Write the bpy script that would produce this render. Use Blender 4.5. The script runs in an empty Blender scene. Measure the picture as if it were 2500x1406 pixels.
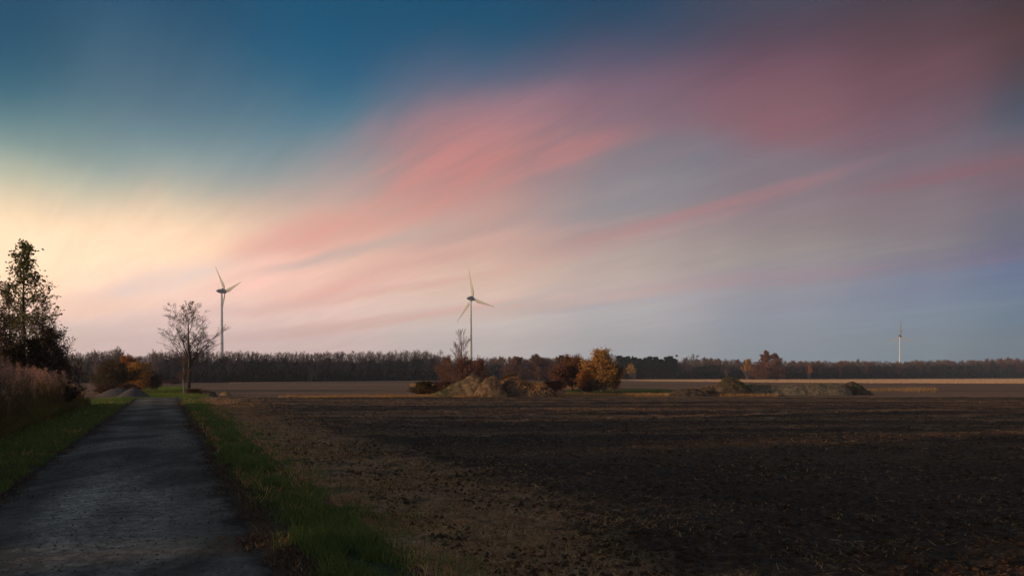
import bpy, math, random
import numpy as np
from mathutils import Vector, Matrix, Euler

random.seed(7)
NP = np.random.RandomState(7)
SC = bpy.context.scene
COL = SC.collection

# ---------------------------------------------------------------- camera
F = 1800.0      # focal length in photo pixels (2500 wide)
HOR = 918.0     # photo row of the horizon
CH = 2.2        # camera height, metres
cam = bpy.data.cameras.new('camera')
cam.sensor_fit = 'HORIZONTAL'
cam.sensor_width = 36.0
cam.lens = 36.0 * F / 2500.0
cam.shift_y = (HOR - 703.0) / 2500.0
cam.clip_start = 0.1
cam.clip_end = 9000.0
cam_o = bpy.data.objects.new('camera', cam)
cam_o.location = (0, 0, CH)
cam_o.rotation_euler = (math.radians(90), 0, 0)
COL.objects.link(cam_o)
SC.camera = cam_o

SC.view_settings.view_transform = 'Standard'
SC.view_settings.look = 'None'
SC.view_settings.exposure = 0.0
SC.view_settings.gamma = 1.0
SC.view_settings.use_curve_mapping = False
SC.cycles.use_denoising = True
SC.cycles.max_bounces = 5
SC.cycles.diffuse_bounces = 2
SC.cycles.transmission_bounces = 4
SC.cycles.transparent_max_bounces = 8
SC.cycles.volume_bounces = 0


def lin(c):
    return tuple((x / 255 / 12.92) if x / 255 <= .04045 else ((x / 255 + .055) / 1.055) ** 2.4 for x in c)


# ---------------------------------------------------------------- sky
SUN_AZ, SUN_EL = -112.0, 7.0       # degrees, azimuth from the view axis towards the right


class NT:
    def __init__(s, tree):
        s.t = tree

    def n(s, typ, **kw):
        nd = s.t.nodes.new(typ)
        for k, v in kw.items():
            setattr(nd, k, v)
        return nd

    def l(s, a, b):
        s.t.links.new(a, b)

    def math(s, op, a, b=None, c=None, clamp=False):
        nd = s.n('ShaderNodeMath', operation=op, use_clamp=clamp)
        for i, x in enumerate((a, b, c)):
            if x is None:
                continue
            if isinstance(x, (int, float)):
                nd.inputs[i].default_value = x
            else:
                s.l(x, nd.inputs[i])
        return nd.outputs[0]

    def mixc(s, f, a, b, blend='MIX'):
        nd = s.n('ShaderNodeMix', data_type='RGBA', blend_type=blend)
        nd.clamp_factor = True
        for i, x in ((0, f), (6, a), (7, b)):
            if isinstance(x, (int, float)):
                nd.inputs[i].default_value = x
            elif isinstance(x, (tuple, list)):
                nd.inputs[i].default_value = (*x[:3], 1)
            else:
                s.l(x, nd.inputs[i])
        return nd.outputs[2]

    def remap(s, x, a, b, c=0., d=1., smooth=False):
        nd = s.n('ShaderNodeMapRange')
        if smooth:
            nd.interpolation_type = 'SMOOTHSTEP'
        s.l(x, nd.inputs[0])
        for i, v in enumerate((a, b, c, d)):
            nd.inputs[i + 1].default_value = v
        return nd.outputs[0]

    def ramp(s, x, stops, interp='LINEAR'):
        nd = s.n('ShaderNodeValToRGB')
        cr = nd.color_ramp
        cr.interpolation = interp
        while len(cr.elements) < len(stops):
            cr.elements.new(0.5)
        for e, (p, c) in zip(cr.elements, stops):
            e.position = p
        for e, (p, c) in zip(cr.elements, stops):
            e.position = p
            e.color = (*c[:3], 1)
        s.l(x, nd.inputs[0])
        return nd.outputs[0]

    def noise(s, vec, scale, detail=4, rough=.55, dist=0., dim='3D'):
        nd = s.n('ShaderNodeTexNoise', noise_dimensions=dim)
        if vec is not None:
            s.l(vec, nd.inputs['Vector'])
        nd.inputs['Scale'].default_value = scale
        nd.inputs['Detail'].default_value = detail
        nd.inputs['Roughness'].default_value = rough
        nd.inputs['Distortion'].default_value = dist
        return nd.outputs[0]


world = bpy.data.worlds.new('World')
SC.world = world
world.use_nodes = True
W = NT(world.node_tree)
world.node_tree.nodes.clear()
tc = W.n('ShaderNodeTexCoord')
sep = W.n('ShaderNodeSeparateXYZ')
W.l(tc.outputs['Generated'], sep.inputs[0])
gx, gy, gz = sep.outputs
az = W.math('ARCTAN2', gx, gy)             # radians, 0 = view axis, + = right
el = W.math('ARCSINE', gz)


def pc(px, py):
    """photo pixel -> (azimuth, elevation) in radians"""
    u, v = (px - 1250.) / F, (HOR - py) / F
    return math.atan(u), math.atan2(v, math.hypot(1, u))


# columns of the sky as seen: elevation profiles at several azimuths (sRGB)
cols = {
    0: {0: (8, 72, 102), 150: (20, 82, 110), 260: (56, 106, 124), 370: (122, 150, 150), 440: (188, 192, 170), 500: (226, 208, 176), 560: (250, 224, 184),
        620: (255, 228, 190), 690: (255, 220, 182), 750: (240, 204, 180), 800: (222, 200, 186), 918: (205, 185, 178)},
    400: {0: (10, 74, 108), 150: (46, 92, 118), 260: (78, 112, 130), 350: (112, 140, 148), 430: (158, 170, 164), 500: (210, 194, 168), 570: (244, 214, 178),
          640: (248, 218, 184), 700: (232, 204, 184), 750: (222, 195, 182), 800: (212, 190, 183), 918: (200, 180, 176)},
    800: {0: (0, 77, 112), 100: (2, 82, 117), 200: (36, 95, 126), 300: (84, 122, 140), 380: (125, 145, 152), 450: (160, 160, 158), 520: (196, 170, 155),
          600: (212, 174, 158), 680: (217, 183, 166), 740: (213, 185, 172), 800: (205, 184, 178), 918: (190, 176, 174)},
    1150: {0: (0, 74, 108), 80: (10, 78, 110), 160: (68, 92, 120), 240: (108, 108, 128), 320: (150, 122, 130), 400: (178, 130, 130), 480: (185, 142, 138),
           560: (192, 155, 145), 640: (203, 168, 152), 720: (205, 175, 158), 780: (194, 180, 174), 918: (178, 172, 172)},
    1500: {0: (20, 66, 96), 80: (48, 72, 99), 160: (95, 86, 108), 240: (120, 98, 116), 320: (130, 112, 124), 400: (134, 126, 134), 480: (142, 136, 142),
           560: (160, 144, 144), 640: (176, 158, 150), 700: (184, 165, 158), 760: (172, 168, 170), 918: (156, 162, 168)},
    1900: {0: (66, 68, 86), 80: (80, 68, 86), 160: (106, 76, 92), 240: (128, 90, 102), 320: (134, 100, 110), 400: (128, 116, 126), 480: (134, 120, 128),
           560: (146, 130, 134), 620: (156, 146, 142), 680: (152, 145, 152), 740: (146, 150, 162), 800: (142, 152, 166), 918: (134, 150, 160)},
    2250: {0: (68, 60, 70), 80: (82, 62, 72), 160: (98, 68, 78), 240: (112, 80, 92), 320: (112, 98, 112), 400: (122, 108, 120), 460: (128, 112, 122),
           540: (134, 120, 126), 600: (132, 124, 132), 660: (122, 126, 146), 720: (124, 136, 158), 800: (122, 142, 158), 918: (116, 138, 150)},
    2500: {0: (64, 50, 54), 80: (74, 52, 58), 160: (80, 62, 70), 240: (74, 76, 92), 300: (84, 94, 110), 380: (116, 96, 106), 450: (118, 100, 112),
           530: (108, 108, 122), 600: (104, 104, 128), 650: (100, 112, 146), 720: (98, 124, 148), 800: (98, 124, 142), 918: (100, 122, 136)},
}
outside = [   # azimuth, profile by elevation (degrees): the same dusk sky carried on round the horizon
    (-180, {0: (196, 180, 178), 8: (206, 184, 180), 18: (176, 166, 172), 34: (104, 124, 148), 60: (44, 78, 108), 90: (24, 62, 92)}),
    (-140, {0: (226, 198, 175), 6: (244, 220, 186), 14: (228, 214, 188), 24: (150, 165, 164), 45: (60, 100, 124), 90: (24, 62, 92)}),
    (-100, {0: (240, 206, 174), 6: (255, 234, 190), 13: (255, 240, 204), 20: (180, 192, 176), 32: (66, 112, 132), 90: (24, 62, 92)}),
    (-62, {0: (234, 204, 182), 6: (255, 230, 190), 12: (255, 238, 198), 18: (158, 178, 166), 28: (46, 100, 124), 90: (24, 62, 92)}),
]
right_side = [
    (60, {0: (116, 134, 150), 8: (124, 134, 154), 16: (110, 112, 130), 30: (58, 64, 84), 90: (24, 62, 92)}),
    (110, {0: (160, 160, 170), 9: (176, 164, 172), 22: (130, 130, 150), 45: (58, 84, 112), 90: (24, 62, 92)}),
]
stations = [(math.radians(a), [(math.radians(e) / (math.pi / 2), lin(c)) for e, c in p.items()]) for a, p in outside]
for px, prof in cols.items():
    a = pc(px, HOR)[0]
    def bo(y, c):
        g = 1 + (.40 if px < 1300 else .26) * max(0, min(1, (y - 440) / 340)) if px < 1700 else 1 + .12 * max(0, min(1, (y - 600) / 250))
        l_ = lin(c)
        w_ = 1 + (.10 if px < 900 else 0) * max(0, min(1, (y - 420) / 160))
        return (l_[0] * g * w_, l_[1] * g, l_[2] * g)
    st = sorted((pc(px, y)[1] / (math.pi / 2), bo(y, c)) for y, c in prof.items())
    top = st[-1]
    st.append((0.48, tuple(.5 * (x + y) for x, y in zip(top[1], lin((24, 62, 92))))))
    st.append((1.0, lin((24, 62, 92))))
    stations.append((a, st))
stations += [(math.radians(a), [(math.radians(e) / (math.pi / 2), lin(c)) for e, c in p.items()]) for a, p in right_side]
stations.append((math.pi, stations[0][1]))

# gentle warp of the direction so that profiles and lobes get wispy edges
cmb = W.n('ShaderNodeCombineXYZ')
W.l(az, cmb.inputs[0]); W.l(el, cmb.inputs[1])
azel = cmb.outputs[0]
# cloud-sheet coordinates: high thin cloud drawn out along one bearing
zc = W.math('ADD', W.math('MAXIMUM', gz, 0.0), 0.075)
cx = W.math('DIVIDE', gx, zc)
cy = W.math('DIVIDE', gy, zc)
VA = math.radians(-36.0)
along = W.math('ADD', W.math('MULTIPLY', cx, math.sin(VA)), W.math('MULTIPLY', cy, math.cos(VA)))
across = W.math('SUBTRACT', W.math('MULTIPLY', cx, math.cos(VA)), W.math('MULTIPLY', cy, math.sin(VA)))
cc = W.n('ShaderNodeCombineXYZ')
W.l(W.math('MULTIPLY', along, 0.16), cc.inputs[0]); W.l(W.math('MULTIPLY', across, 1.0), cc.inputs[1])
st1 = W.noise(cc.outputs[0], 1.15, 5, .5, .35)
st2 = W.noise(cc.outputs[0], 4.0, 5, .55, .3)
st3 = W.noise(azel, 5.0, 4, .55, .2)
wy = W.math('ADD', W.math('MULTIPLY', W.math('SUBTRACT', st1, .5), .075), W.math('MULTIPLY', W.math('SUBTRACT', st2, .5), .02))
wy = W.math('MULTIPLY', wy, W.remap(el, 0, .25, .25, 1.0))
el_w = W.math('ADD', el, wy)
az_w = W.math('ADD', az, W.math('MULTIPLY', W.math('SUBTRACT', st3, .5), .10))
elf = W.math('DIVIDE', el_w, math.pi / 2, clamp=True)
col = None
for i, (a, st) in enumerate(stations):
    st = [(p_, tuple(v / 1.7 for v in c_)) for p_, c_ in st]
    r = W.ramp(elf, st, 'B_SPLINE' if len(st) > 8 else 'EASE')
    if col is None:
        col = r
    else:
        f = W.remap(az_w, stations[i - 1][0], a, 0, 1, True)
        col = W.mixc(f, col, r)
cw = W.n('ShaderNodeCombineXYZ')
W.l(az_w, cw.inputs[0]); W.l(el_w, cw.inputs[1])

# drawn-out lobes of sunset cloud: centre px, half length, half width, slope, colour, strength
lobes = [
    (1120, 395, 340, 115, -.20, (212, 136, 128), .85),
    (1010, 500, 280, 44, -.38, (216, 140, 130), .60),
    (1330, 395, 220, 36, -.26, (206, 122, 118), .60),
    (1180, 300, 420, 60, -.20, (160, 118, 132), .35),
    (760, 585, 240, 46, -.28, (228, 162, 150), .85),
    (640, 690, 160, 36, -.25, (252, 196, 182), 1.0),
    (840, 712, 180, 26, -.22, (242, 180, 168), 1.0),
    (1010, 640, 210, 30, -.30, (216, 160, 152), .45),
    (1270, 660, 180, 22, -.22, (208, 165, 150), .30),
    (1680, 522, 420, 22, -.262, (188, 122, 124), .72),
    (1500, 590, 240, 26, -.22, (196, 140, 138), .50),
    (1800, 250, 520, 95, -.16, (128, 90, 102), .42),
    (2020, 320, 330, 45, -.06, (146, 86, 96), .42),
    (1650, 380, 180, 42, -.10, (106, 120, 136), .60),
    (1900, 385, 160, 25, -.05, (116, 122, 134), .30),
    (1550, 480, 260, 34, -.22, (130, 134, 142), .40),
    (2360, 425, 330, 34, -.16, (138, 90, 100), .60),
    (2470, 265, 160, 45, -.12, (62, 78, 96), .55),
    (2200, 655, 620, 20, -.10, (144, 114, 134), .50),
    (1700, 700, 460, 18, -.10, (184, 150, 158), .40),
    (1900, 632, 420, 18, -.08, (166, 156, 146), .35),
    (2200, 720, 500, 26, -.06, (114, 128, 156), .35),
    (2250, 760, 520, 14, -.08, (134, 146, 162), .40),
    (1400, 745, 330, 14, -.07, (164, 168, 180), .85),
    (1150, 765, 480, 15, -.10, (222, 184, 168), .85),
    (930, 780, 420, 13, -.13, (232, 184, 176), .85),
    (700, 745, 330, 12, -.16, (236, 192, 182), .8),
    (1060, 700, 300, 12, -.18, (222, 172, 158), .7),
    (820, 640, 260, 12, -.26, (206, 186, 176), .7),
    (980, 590, 300, 14, -.28, (190, 166, 158), .7),
    (1260, 540, 300, 16, -.27, (168, 150, 148), .7),
    (1230, 600, 320, 12, -.24, (206, 160, 150), .6),
    (1450, 430, 260, 16, -.24, (150, 124, 132), .6),
    (400, 690, 250, 30, -.20, (214, 198, 192), .75),
    (250, 748, 230, 22, .02, (250, 208, 182), .9),
    (300, 600, 330, 60, -.16, (252, 228, 194), .35),
    (400, 190, 230, 120, .25, (80, 104, 128), .32),
    (2150, 60, 300, 70, -.02, (92, 62, 72), .35),
    (150, 810, 420, 26, .02, (206, 196, 190), .45),
]
st4 = W.noise(cc.outputs[0], 9.0, 6, .62, .9)
soft = W.remap(W.math('ADD', W.math('MULTIPLY', st2, .65), W.math('MULTIPLY', st4, .35)), .36, .64, .30, 1.35)
for (px, py, L, w, sl, c, k) in lobes:
    a0, e0 = pc(px, py)
    a1, e1 = pc(px + L, py + sl * L)
    a2, e2 = pc(px - L, py - sl * L)
    ang = math.atan2(e1 - e2, a1 - a2)
    half = math.hypot(a1 - a2, e1 - e2) / 2 * 1.45
    hw = abs(pc(px, py - w)[1] - pc(px, py + w)[1]) / 2 * 1.75
    mp = W.n('ShaderNodeMapping', vector_type='TEXTURE')
    mp.inputs['Location'].default_value = (a0, e0, 0)
    mp.inputs['Rotation'].default_value = (0, 0, ang)
    mp.inputs['Scale'].default_value = (half, hw, 1)
    W.l(cw.outputs[0], mp.inputs['Vector'])
    g = W.n('ShaderNodeTexGradient', gradient_type='SPHERICAL')
    W.l(mp.outputs[0], g.inputs[0])
    f = W.remap(g.outputs['Fac'], 0, .95, 0, k * .72, True)
    f = W.math('MULTIPLY', f, soft, clamp=True)
    gl = 1.18 if px < 700 and py > 500 else 1.0
    lc = lin(c)
    col = W.mixc(f, col, (lc[0] * gl / 1.7, lc[1] * gl / 1.7, lc[2] * gl / 1.7))
# faint fine streaks all over the cloudy sky
fs = W.remap(W.math('ADD', W.math('MULTIPLY', st2, .5), W.math('MULTIPLY', st4, .5)), .34, .66, .945, 1.055)
hs = W.n('ShaderNodeVectorMath', operation='SCALE')
W.l(col, hs.inputs[0]); W.l(fs, hs.inputs['Scale'])
bg = W.n('ShaderNodeBackground')
W.l(hs.outputs[0], bg.inputs[0])
bg.inputs[1].default_value = 1.06 * 1.7
wo = W.n('ShaderNodeOutputWorld')
W.l(bg.outputs[0], wo.inputs[0])

# ---------------------------------------------------------------- sun
sl = bpy.data.lights.new('sun', 'SUN')
sl.energy = 3.2
sl.angle = math.radians(1.5)
sl.color = (1.0, .70, .46)
sun = bpy.data.objects.new('sun', sl)
sa, se = math.radians(SUN_AZ), math.radians(SUN_EL)
to_sun = Vector((math.sin(sa) * math.cos(se), math.cos(sa) * math.cos(se), math.sin(se)))
sun.rotation_euler = to_sun.to_track_quat('Z', 'Y').to_euler()
sun.location = (-60, 10, 40)
COL.objects.link(sun)

# ---------------------------------------------------------------- helpers
def DD(py):
    """distance of the flat-ground point seen at photo row py"""
    return CH * F / (py - HOR)


def gp(px, py):
    d = DD(py)
    return ((px - 1250.) / F * d, d)


def gx_at(px, d):
    return (px - 1250.) / F * d


def zat(py, d):
    return CH + (HOR - py) / F * d


def tag(o, label=None, cat=None, group=None, kind=None):
    if label: o['label'] = label
    if cat: o['category'] = cat
    if group: o['group'] = group
    if kind: o['kind'] = kind
    return o


def empty(name, loc=(0, 0, 0), rz=0., scale=1.0):
    o = bpy.data.objects.new(name, None)
    COL.objects.link(o)
    o.location = loc
    o.rotation_euler = (0, 0, rz)
    o.scale = (scale, scale, scale) if not isinstance(scale, tuple) else scale
    o.empty_display_size = .3
    return o


def copy_tree(o, parent=None):
    c = o.copy()
    COL.objects.link(c)
    if parent is not None:
        c.parent = parent
    for ch in list(o.children):
        copy_tree(ch, c)
    return c


def mesh_np(name, V, groups, mats, parent=None, smooth=False, loc=None):
    """groups: list of (faces array n x k, material slot)"""
    V = np.asarray(V, dtype=np.float32).reshape(-1, 3)
    me = bpy.data.meshes.new(name)
    groups = [(np.asarray(f, dtype=np.int32), m) for f, m in groups if len(f)]
    nl = sum(f.size for f, m in groups)
    nf = sum(len(f) for f, m in groups)
    me.vertices.add(len(V))
    me.vertices.foreach_set('co', V.ravel())
    me.loops.add(nl)
    me.loops.foreach_set('vertex_index', np.concatenate([f.ravel() for f, m in groups]))
    me.polygons.add(nf)
    starts, off, mi = [], 0, []
    for f, m in groups:
        k = f.shape[1]
        starts.append(off + np.arange(len(f)) * k)
        off += f.size
        mi.append(np.full(len(f), m))
    me.polygons.foreach_set('loop_start', np.concatenate(starts).astype(np.int32))
    me.polygons.foreach_set('material_index', np.concatenate(mi).astype(np.int32))
    if smooth:
        me.polygons.foreach_set('use_smooth', np.ones(nf, dtype=bool))
    me.update(calc_edges=True)
    for m in (mats if isinstance(mats, (list, tuple)) else [mats]):
        me.materials.append(m)
    o = bpy.data.objects.new(name, me)
    COL.objects.link(o)
    if loc is not None:
        o.location = loc
    if parent is not None:
        o.parent = parent
    return o


def tubes(segs, sides):
    """segs: (n,8) p0 p1 r0 r1 -> V, F(quads)"""
    S = np.asarray(segs, dtype=np.float64)
    p0, p1, r0, r1 = S[:, 0:3], S[:, 3:6], S[:, 6], S[:, 7]
    d = p1 - p0
    ln = np.linalg.norm(d, axis=1, keepdims=True) + 1e-9
    d = d / ln
    ref = np.where(np.abs(d[:, 2:3]) > .9, np.array([[1., 0, 0]]), np.array([[0, 0, 1.]]))
    u = np.cross(d, ref); u /= np.linalg.norm(u, axis=1, keepdims=True) + 1e-9
    v = np.cross(d, u)
    n = len(S)
    V = np.zeros((n, 2, sides, 3))
    for k in range(sides):
        a = 2 * math.pi * k / sides
        w = u * math.cos(a) + v * math.sin(a)
        V[:, 0, k] = p0 + w * r0[:, None]
        V[:, 1, k] = p1 + w * r1[:, None]
    base = (np.arange(n) * 2 * sides)[:, None]
    Fs = []
    for k in range(sides):
        k2 = (k + 1) % sides
        Fs.append(np.concatenate([base + k, base + k2, base + sides + k2, base + sides + k], axis=1))
    return V.reshape(-1, 3), np.concatenate(Fs)


def lathe(prof, sides, axis='Z'):
    """prof: list of (r, h)"""
    V, Fc = [], []
    for r, h in prof:
        for k in range(sides):
            a = 2 * math.pi * k / sides
            c, s = r * math.cos(a), r * math.sin(a)
            V.append((c, s, h) if axis == 'Z' else (c, h, s))
    for i in range(len(prof) - 1):
        for k in range(sides):
            k2 = (k + 1) % sides
            q = (i * sides + k, i * sides + k2, (i + 1) * sides + k2, (i + 1) * sides + k)
            Fc.append(q if axis == 'Z' else q[::-1])
    return np.array(V), np.array(Fc)


def box(x0, x1, y0, y1, z0, z1):
    V = [(x, y, z) for z in (z0, z1) for y in (y0, y1) for x in (x0, x1)]
    Fc = [(0, 2, 3, 1), (4, 5, 7, 6), (0, 1, 5, 4), (2, 6, 7, 3), (0, 4, 6, 2), (1, 3, 7, 5)]
    return np.array(V, float), np.array(Fc)


def join(*parts):
    Vs, Gs, off = [], [], 0
    for V, Fc in parts:
        Vs.append(np.asarray(V)); Gs.append(np.asarray(Fc) + off)
        off += len(V)
    return np.concatenate(Vs), Gs


def vnoise(x, y, seed=0):
    """smooth value noise on arrays"""
    xi, yi = np.floor(x).astype(np.int64), np.floor(y).astype(np.int64)
    fx, fy = x - xi, y - yi
    fx, fy = fx * fx * (3 - 2 * fx), fy * fy * (3 - 2 * fy)

    def h(a, b):
        n = (a * 374761393 + b * 668265263 + seed * 1274126177) & 0xffffffff
        n = ((n ^ (n >> 13)) * 1274126177) & 0xffffffff
        return ((n ^ (n >> 16)) & 0xffff) / 65535.0
    return (h(xi, yi) * (1 - fx) + h(xi + 1, yi) * fx) * (1 - fy) + (h(xi, yi + 1) * (1 - fx) + h(xi + 1, yi + 1) * fx) * fy


def fbm(x, y, oct=4, seed=0):
    s, a, t = 0, 1., 0
    for i in range(oct):
        s = s + a * vnoise(x * 2 ** i, y * 2 ** i, seed + i * 17)
        t += a
        a *= .5
    return s / t


# ---------------------------------------------------------------- materials
def mat(name, cols, scale=2., rough=.9, spec=.1, bump=0., bscale=None, island=0., trans=0., stretch=None, detail=4, lo=.3, hi=.7, object_rand=0.):
    m = bpy.data.materials.new(name)
    m.use_nodes = True
    t = m.node_tree
    t.nodes.clear()
    N = NT(t)
    tcn = N.n('ShaderNodeTexCoord')
    vec = tcn.outputs['Object']
    if stretch:
        mp = N.n('ShaderNodeMapping')
        mp.inputs['Scale'].default_value = stretch
        N.l(vec, mp.inputs[0])
        vec = mp.outputs[0]
    f = N.remap(N.noise(vec, scale, detail), lo, hi)
    if island > 0:
        g = N.n('ShaderNodeNewGeometry')
        f = N.math('ADD', N.math('MULTIPLY', f, 1 - island), N.math('MULTIPLY', g.outputs['Random Per Island'], island))
    if object_rand > 0:
        oi = N.n('ShaderNodeObjectInfo')
        f = N.math('ADD', N.math('MULTIPLY', f, 1 - object_rand), N.math('MULTIPLY', oi.outputs['Random'], object_rand))
    c = N.ramp(f, [(i / max(1, len(cols) - 1), c) for i, c in enumerate(cols)])
    b = N.n('ShaderNodeBsdfPrincipled')
    N.l(c, b.inputs['Base Color'])
    b.inputs['Roughness'].default_value = rough
    b.inputs['Specular IOR Level'].default_value = spec
    if bump:
        bn = N.n('ShaderNodeBump')
        bn.inputs['Strength'].default_value = min(1, bump)
        bn.inputs['Distance'].default_value = .05
        N.l(N.noise(vec, bscale or scale * 6, 5, .6), bn.inputs['Height'])
        N.l(bn.outputs[0], b.inputs['Normal'])
    out = N.n('ShaderNodeOutputMaterial')
    sh = b.outputs[0]
    if trans:
        tr = N.n('ShaderNodeBsdfTranslucent')
        N.l(c, tr.inputs[0])
        mx = N.n('ShaderNodeMixShader')
        mx.inputs[0].default_value = trans
        N.l(sh, mx.inputs[1]); N.l(tr.outputs[0], mx.inputs[2])
        sh = mx.outputs[0]
    N.l(sh, out.inputs[0])
    return m


M = {}
M['bark'] = mat('bark', [(0.0375, 0.026, 0.02), (0.0955, 0.0651, 0.0483)], 3, bump=.6, bscale=14, stretch=(1, 1, .25))
M['bark_pale'] = mat('bark_pale', [(.12, .10, .085), (.30, .26, .22)], 2, bump=.4, stretch=(1, 1, .3))
M['bark_dark'] = mat('bark_dark', [(.030, .024, .021), (.07, .052, .042)], 3, bump=.5)
M['twig'] = mat('twig', [(0.1181, 0.0844, 0.0709), (0.2531, 0.1773, 0.1435)], .6, object_rand=.5)
M['twig_dark'] = mat('twig_dark', [(0.0315, 0.0224, 0.0189), (0.07, 0.049, 0.0385)], .6)
M['twig_red'] = mat('twig_red', [(0.1478, 0.0844, 0.0684), (0.3169, 0.1706, 0.1236)], .6, object_rand=.5)
M['leaf_poplar'] = mat('leaf_poplar', [(0.063, 0.0756, 0.0252), (0.1575, 0.1575, 0.0462), (0.336, 0.273, 0.063)], 1.2, island=.6, trans=.35)
M['leaf_dark'] = mat('leaf_dark', [(0.0253, 0.0207, 0.0115), (0.0633, 0.0414, 0.0184), (0.1265, 0.0633, 0.0253)], 1.2, island=.6, trans=.25)
M['leaf_brown'] = mat('leaf_brown', [(0.1035, 0.0483, 0.031), (0.2242, 0.0897, 0.0517), (0.276, 0.138, 0.069)], .5, island=.6, trans=.2, object_rand=.3)
M['leaf_rust'] = mat('leaf_rust', [(.10, .045, .025), (.19, .082, .038), (.26, .13, .06)], 1., island=.6, trans=.3)
M['leaf_gold'] = mat('leaf_gold', [(0.2422, 0.1212, 0.0335), (0.5588, 0.2795, 0.0559), (0.85, 0.4471, 0.0838)], .7, island=.6, trans=.3)
M['leaf_orange'] = mat('leaf_orange', [(0.24, 0.09, 0.0216), (0.456, 0.18, 0.036), (0.576, 0.24, 0.054)], .9, island=.6, trans=.3)
M['leaf_olive'] = mat('leaf_olive', [(0.05, 0.045, 0.0175), (0.125, 0.0813, 0.0275), (0.2, 0.1187, 0.035)], .8, island=.5, trans=.25)
M['pine'] = mat('pine', [(.010, .022, .016), (.028, .050, .030)], 1.2, island=.5, object_rand=.3)
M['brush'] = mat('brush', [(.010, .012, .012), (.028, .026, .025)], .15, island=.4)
M['grass'] = mat('grass', [(0.0637, 0.1011, 0.0252), (0.1366, 0.1854, 0.0456), (0.2731, 0.253, 0.0758)], .8, island=.6, trans=.3)
M['grass_lit'] = mat('grass_lit', [(.08, .12, .02), (.16, .21, .035), (.30, .26, .07)], .5, island=.5, trans=.3)
M['grass_dry'] = mat('grass_dry', [(.26, .13, .045), (.46, .24, .09), (.58, .36, .16)], .6, island=.6, trans=.3)
M['straw'] = mat('straw', [(0.2459, 0.1118, 0.0477), (0.6014, 0.2662, 0.1083), (0.85, 0.5584, 0.2229)], 1.2, island=.75, trans=.1)
M['reed_stem'] = mat('reed_stem', [(0.078, 0.0585, 0.0234), (0.169, 0.1235, 0.052), (0.26, 0.182, 0.091)], .8, island=.6, trans=.2)
M['reed_leaf'] = mat('reed_leaf', [(0.0626, 0.0731, 0.0195), (0.1609, 0.1381, 0.0358), (0.3039, 0.1787, 0.0731)], .8, island=.6, trans=.3)
M['plume'] = mat('plume', [(0.2589, 0.1355, 0.0951), (0.4994, 0.2788, 0.1969), (0.7397, 0.4461, 0.3126)], 1., island=.6, trans=.35)
M['clod'] = mat('clod', [(0.0435, 0.0248, 0.0146), (0.1087, 0.0585, 0.0325)], 3., island=.6, bump=.5)
M['stone'] = mat('stone', [(0.042, 0.042, 0.042), (0.096, 0.093, 0.09), (0.18, 0.174, 0.162)], 3., island=.8)
M['tower'] = mat('tower', [(0.6458, 0.6707, 0.6707), (0.7452, 0.77, 0.7576)], .3, rough=.5, spec=.4, stretch=(1, 1, .2))
M['blade'] = mat('blade', [(0.3794, 0.3658, 0.3153), (0.4284, 0.4078, 0.3491)], .3, rough=.45, spec=.4)
M['nacelle'] = mat('nacelle', [(.15, .17, .20), (.21, .23, .26)], .5, rough=.5, spec=.4)
M['dark_metal'] = mat('dark_metal', [(.03, .034, .04), (.06, .065, .07)], 2, rough=.5, spec=.4)
M['red_paint'] = mat('red_paint', [(.16, .045, .03), (.24, .07, .045)], 3, rough=.8)
M['wood_grey'] = mat('wood_grey', [(.05, .043, .037), (.13, .11, .09)], 6, stretch=(1, 1, .15), bump=.4)
M['twig_mass'] = mat('twig_mass', [(.055, .040, .036), (.13, .092, .08), (.19, .13, .11)], .03, island=.5)
M['rim'] = mat('rim', [(.050, .030, .018), (.13, .075, .042), (.26, .15, .085)], 1.2, island=.75, trans=.1)

# ---------------------------------------------------------------- ground
TA = math.radians(25.15)                       # bearing of the gravel lane, left of the view axis
dS = np.array([-math.sin(TA), math.cos(TA)])   # along the lane
dT = np.array([math.cos(TA), math.sin(TA)])    # across it, to the right


def st_xy(s, t):
    return s * dS[0] + t * dT[0], s * dS[1] + t * dT[1]


ROAD_L, ROAD_R = -2.70, 1.05
FAR = 76.0                                     # far end of the near field


def ground_mat(name, build):
    m = bpy.data.materials.new(name)
    m.use_nodes = True
    t = m.node_tree
    t.nodes.clear()
    N = NT(t)
    geo = N.n('ShaderNodeNewGeometry')
    b = N.n('ShaderNodeBsdfPrincipled')
    b.inputs['Roughness'].default_value = 1.
    b.inputs['Specular IOR Level'].default_value = .08
    out = N.n('ShaderNodeOutputMaterial')
    N.l(b.outputs[0], out.inputs[0])
    sp = N.n('ShaderNodeSeparateXYZ')
    N.l(geo.outputs['Position'], sp.inputs[0])
    c, h, dist = build(N, geo.outputs['Position'], sp.outputs)
    N.l(c, b.inputs['Base Color'])
    if h is not None:
        bn = N.n('ShaderNodeBump')
        bn.inputs['Strength'].default_value = .8
        bn.inputs['Distance'].default_value = dist
        N.l(h, bn.inputs['Height'])
        N.l(bn.outputs[0], b.inputs['Normal'])
    return m


def stretched(N, pos, sx, sy, rz=0.):
    mp = N.n('ShaderNodeMapping')
    mp.inputs['Rotation'].default_value = (0, 0, rz)
    mp.inputs['Scale'].default_value = (sx, sy, 1)
    N.l(pos, mp.inputs[0])
    return mp.outputs[0]


def b_far(N, pos, xyz):
    band = N.noise(stretched(N, pos, .012, .16), 1., 5, .6)
    fine = N.noise(stretched(N, pos, .25, 1.6), 1., 5, .6)
    f = N.math('ADD', N.math('MULTIPLY', band, .6), N.math('MULTIPLY', fine, .4))
    c = N.ramp(N.remap(f, .35, .65), [(0, (.13, .066, .042)), (.5, (.25, .132, .078)), (1, (.40, .225, .13))])
    return c, N.noise(pos, 3., 5, .6), .08


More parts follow.
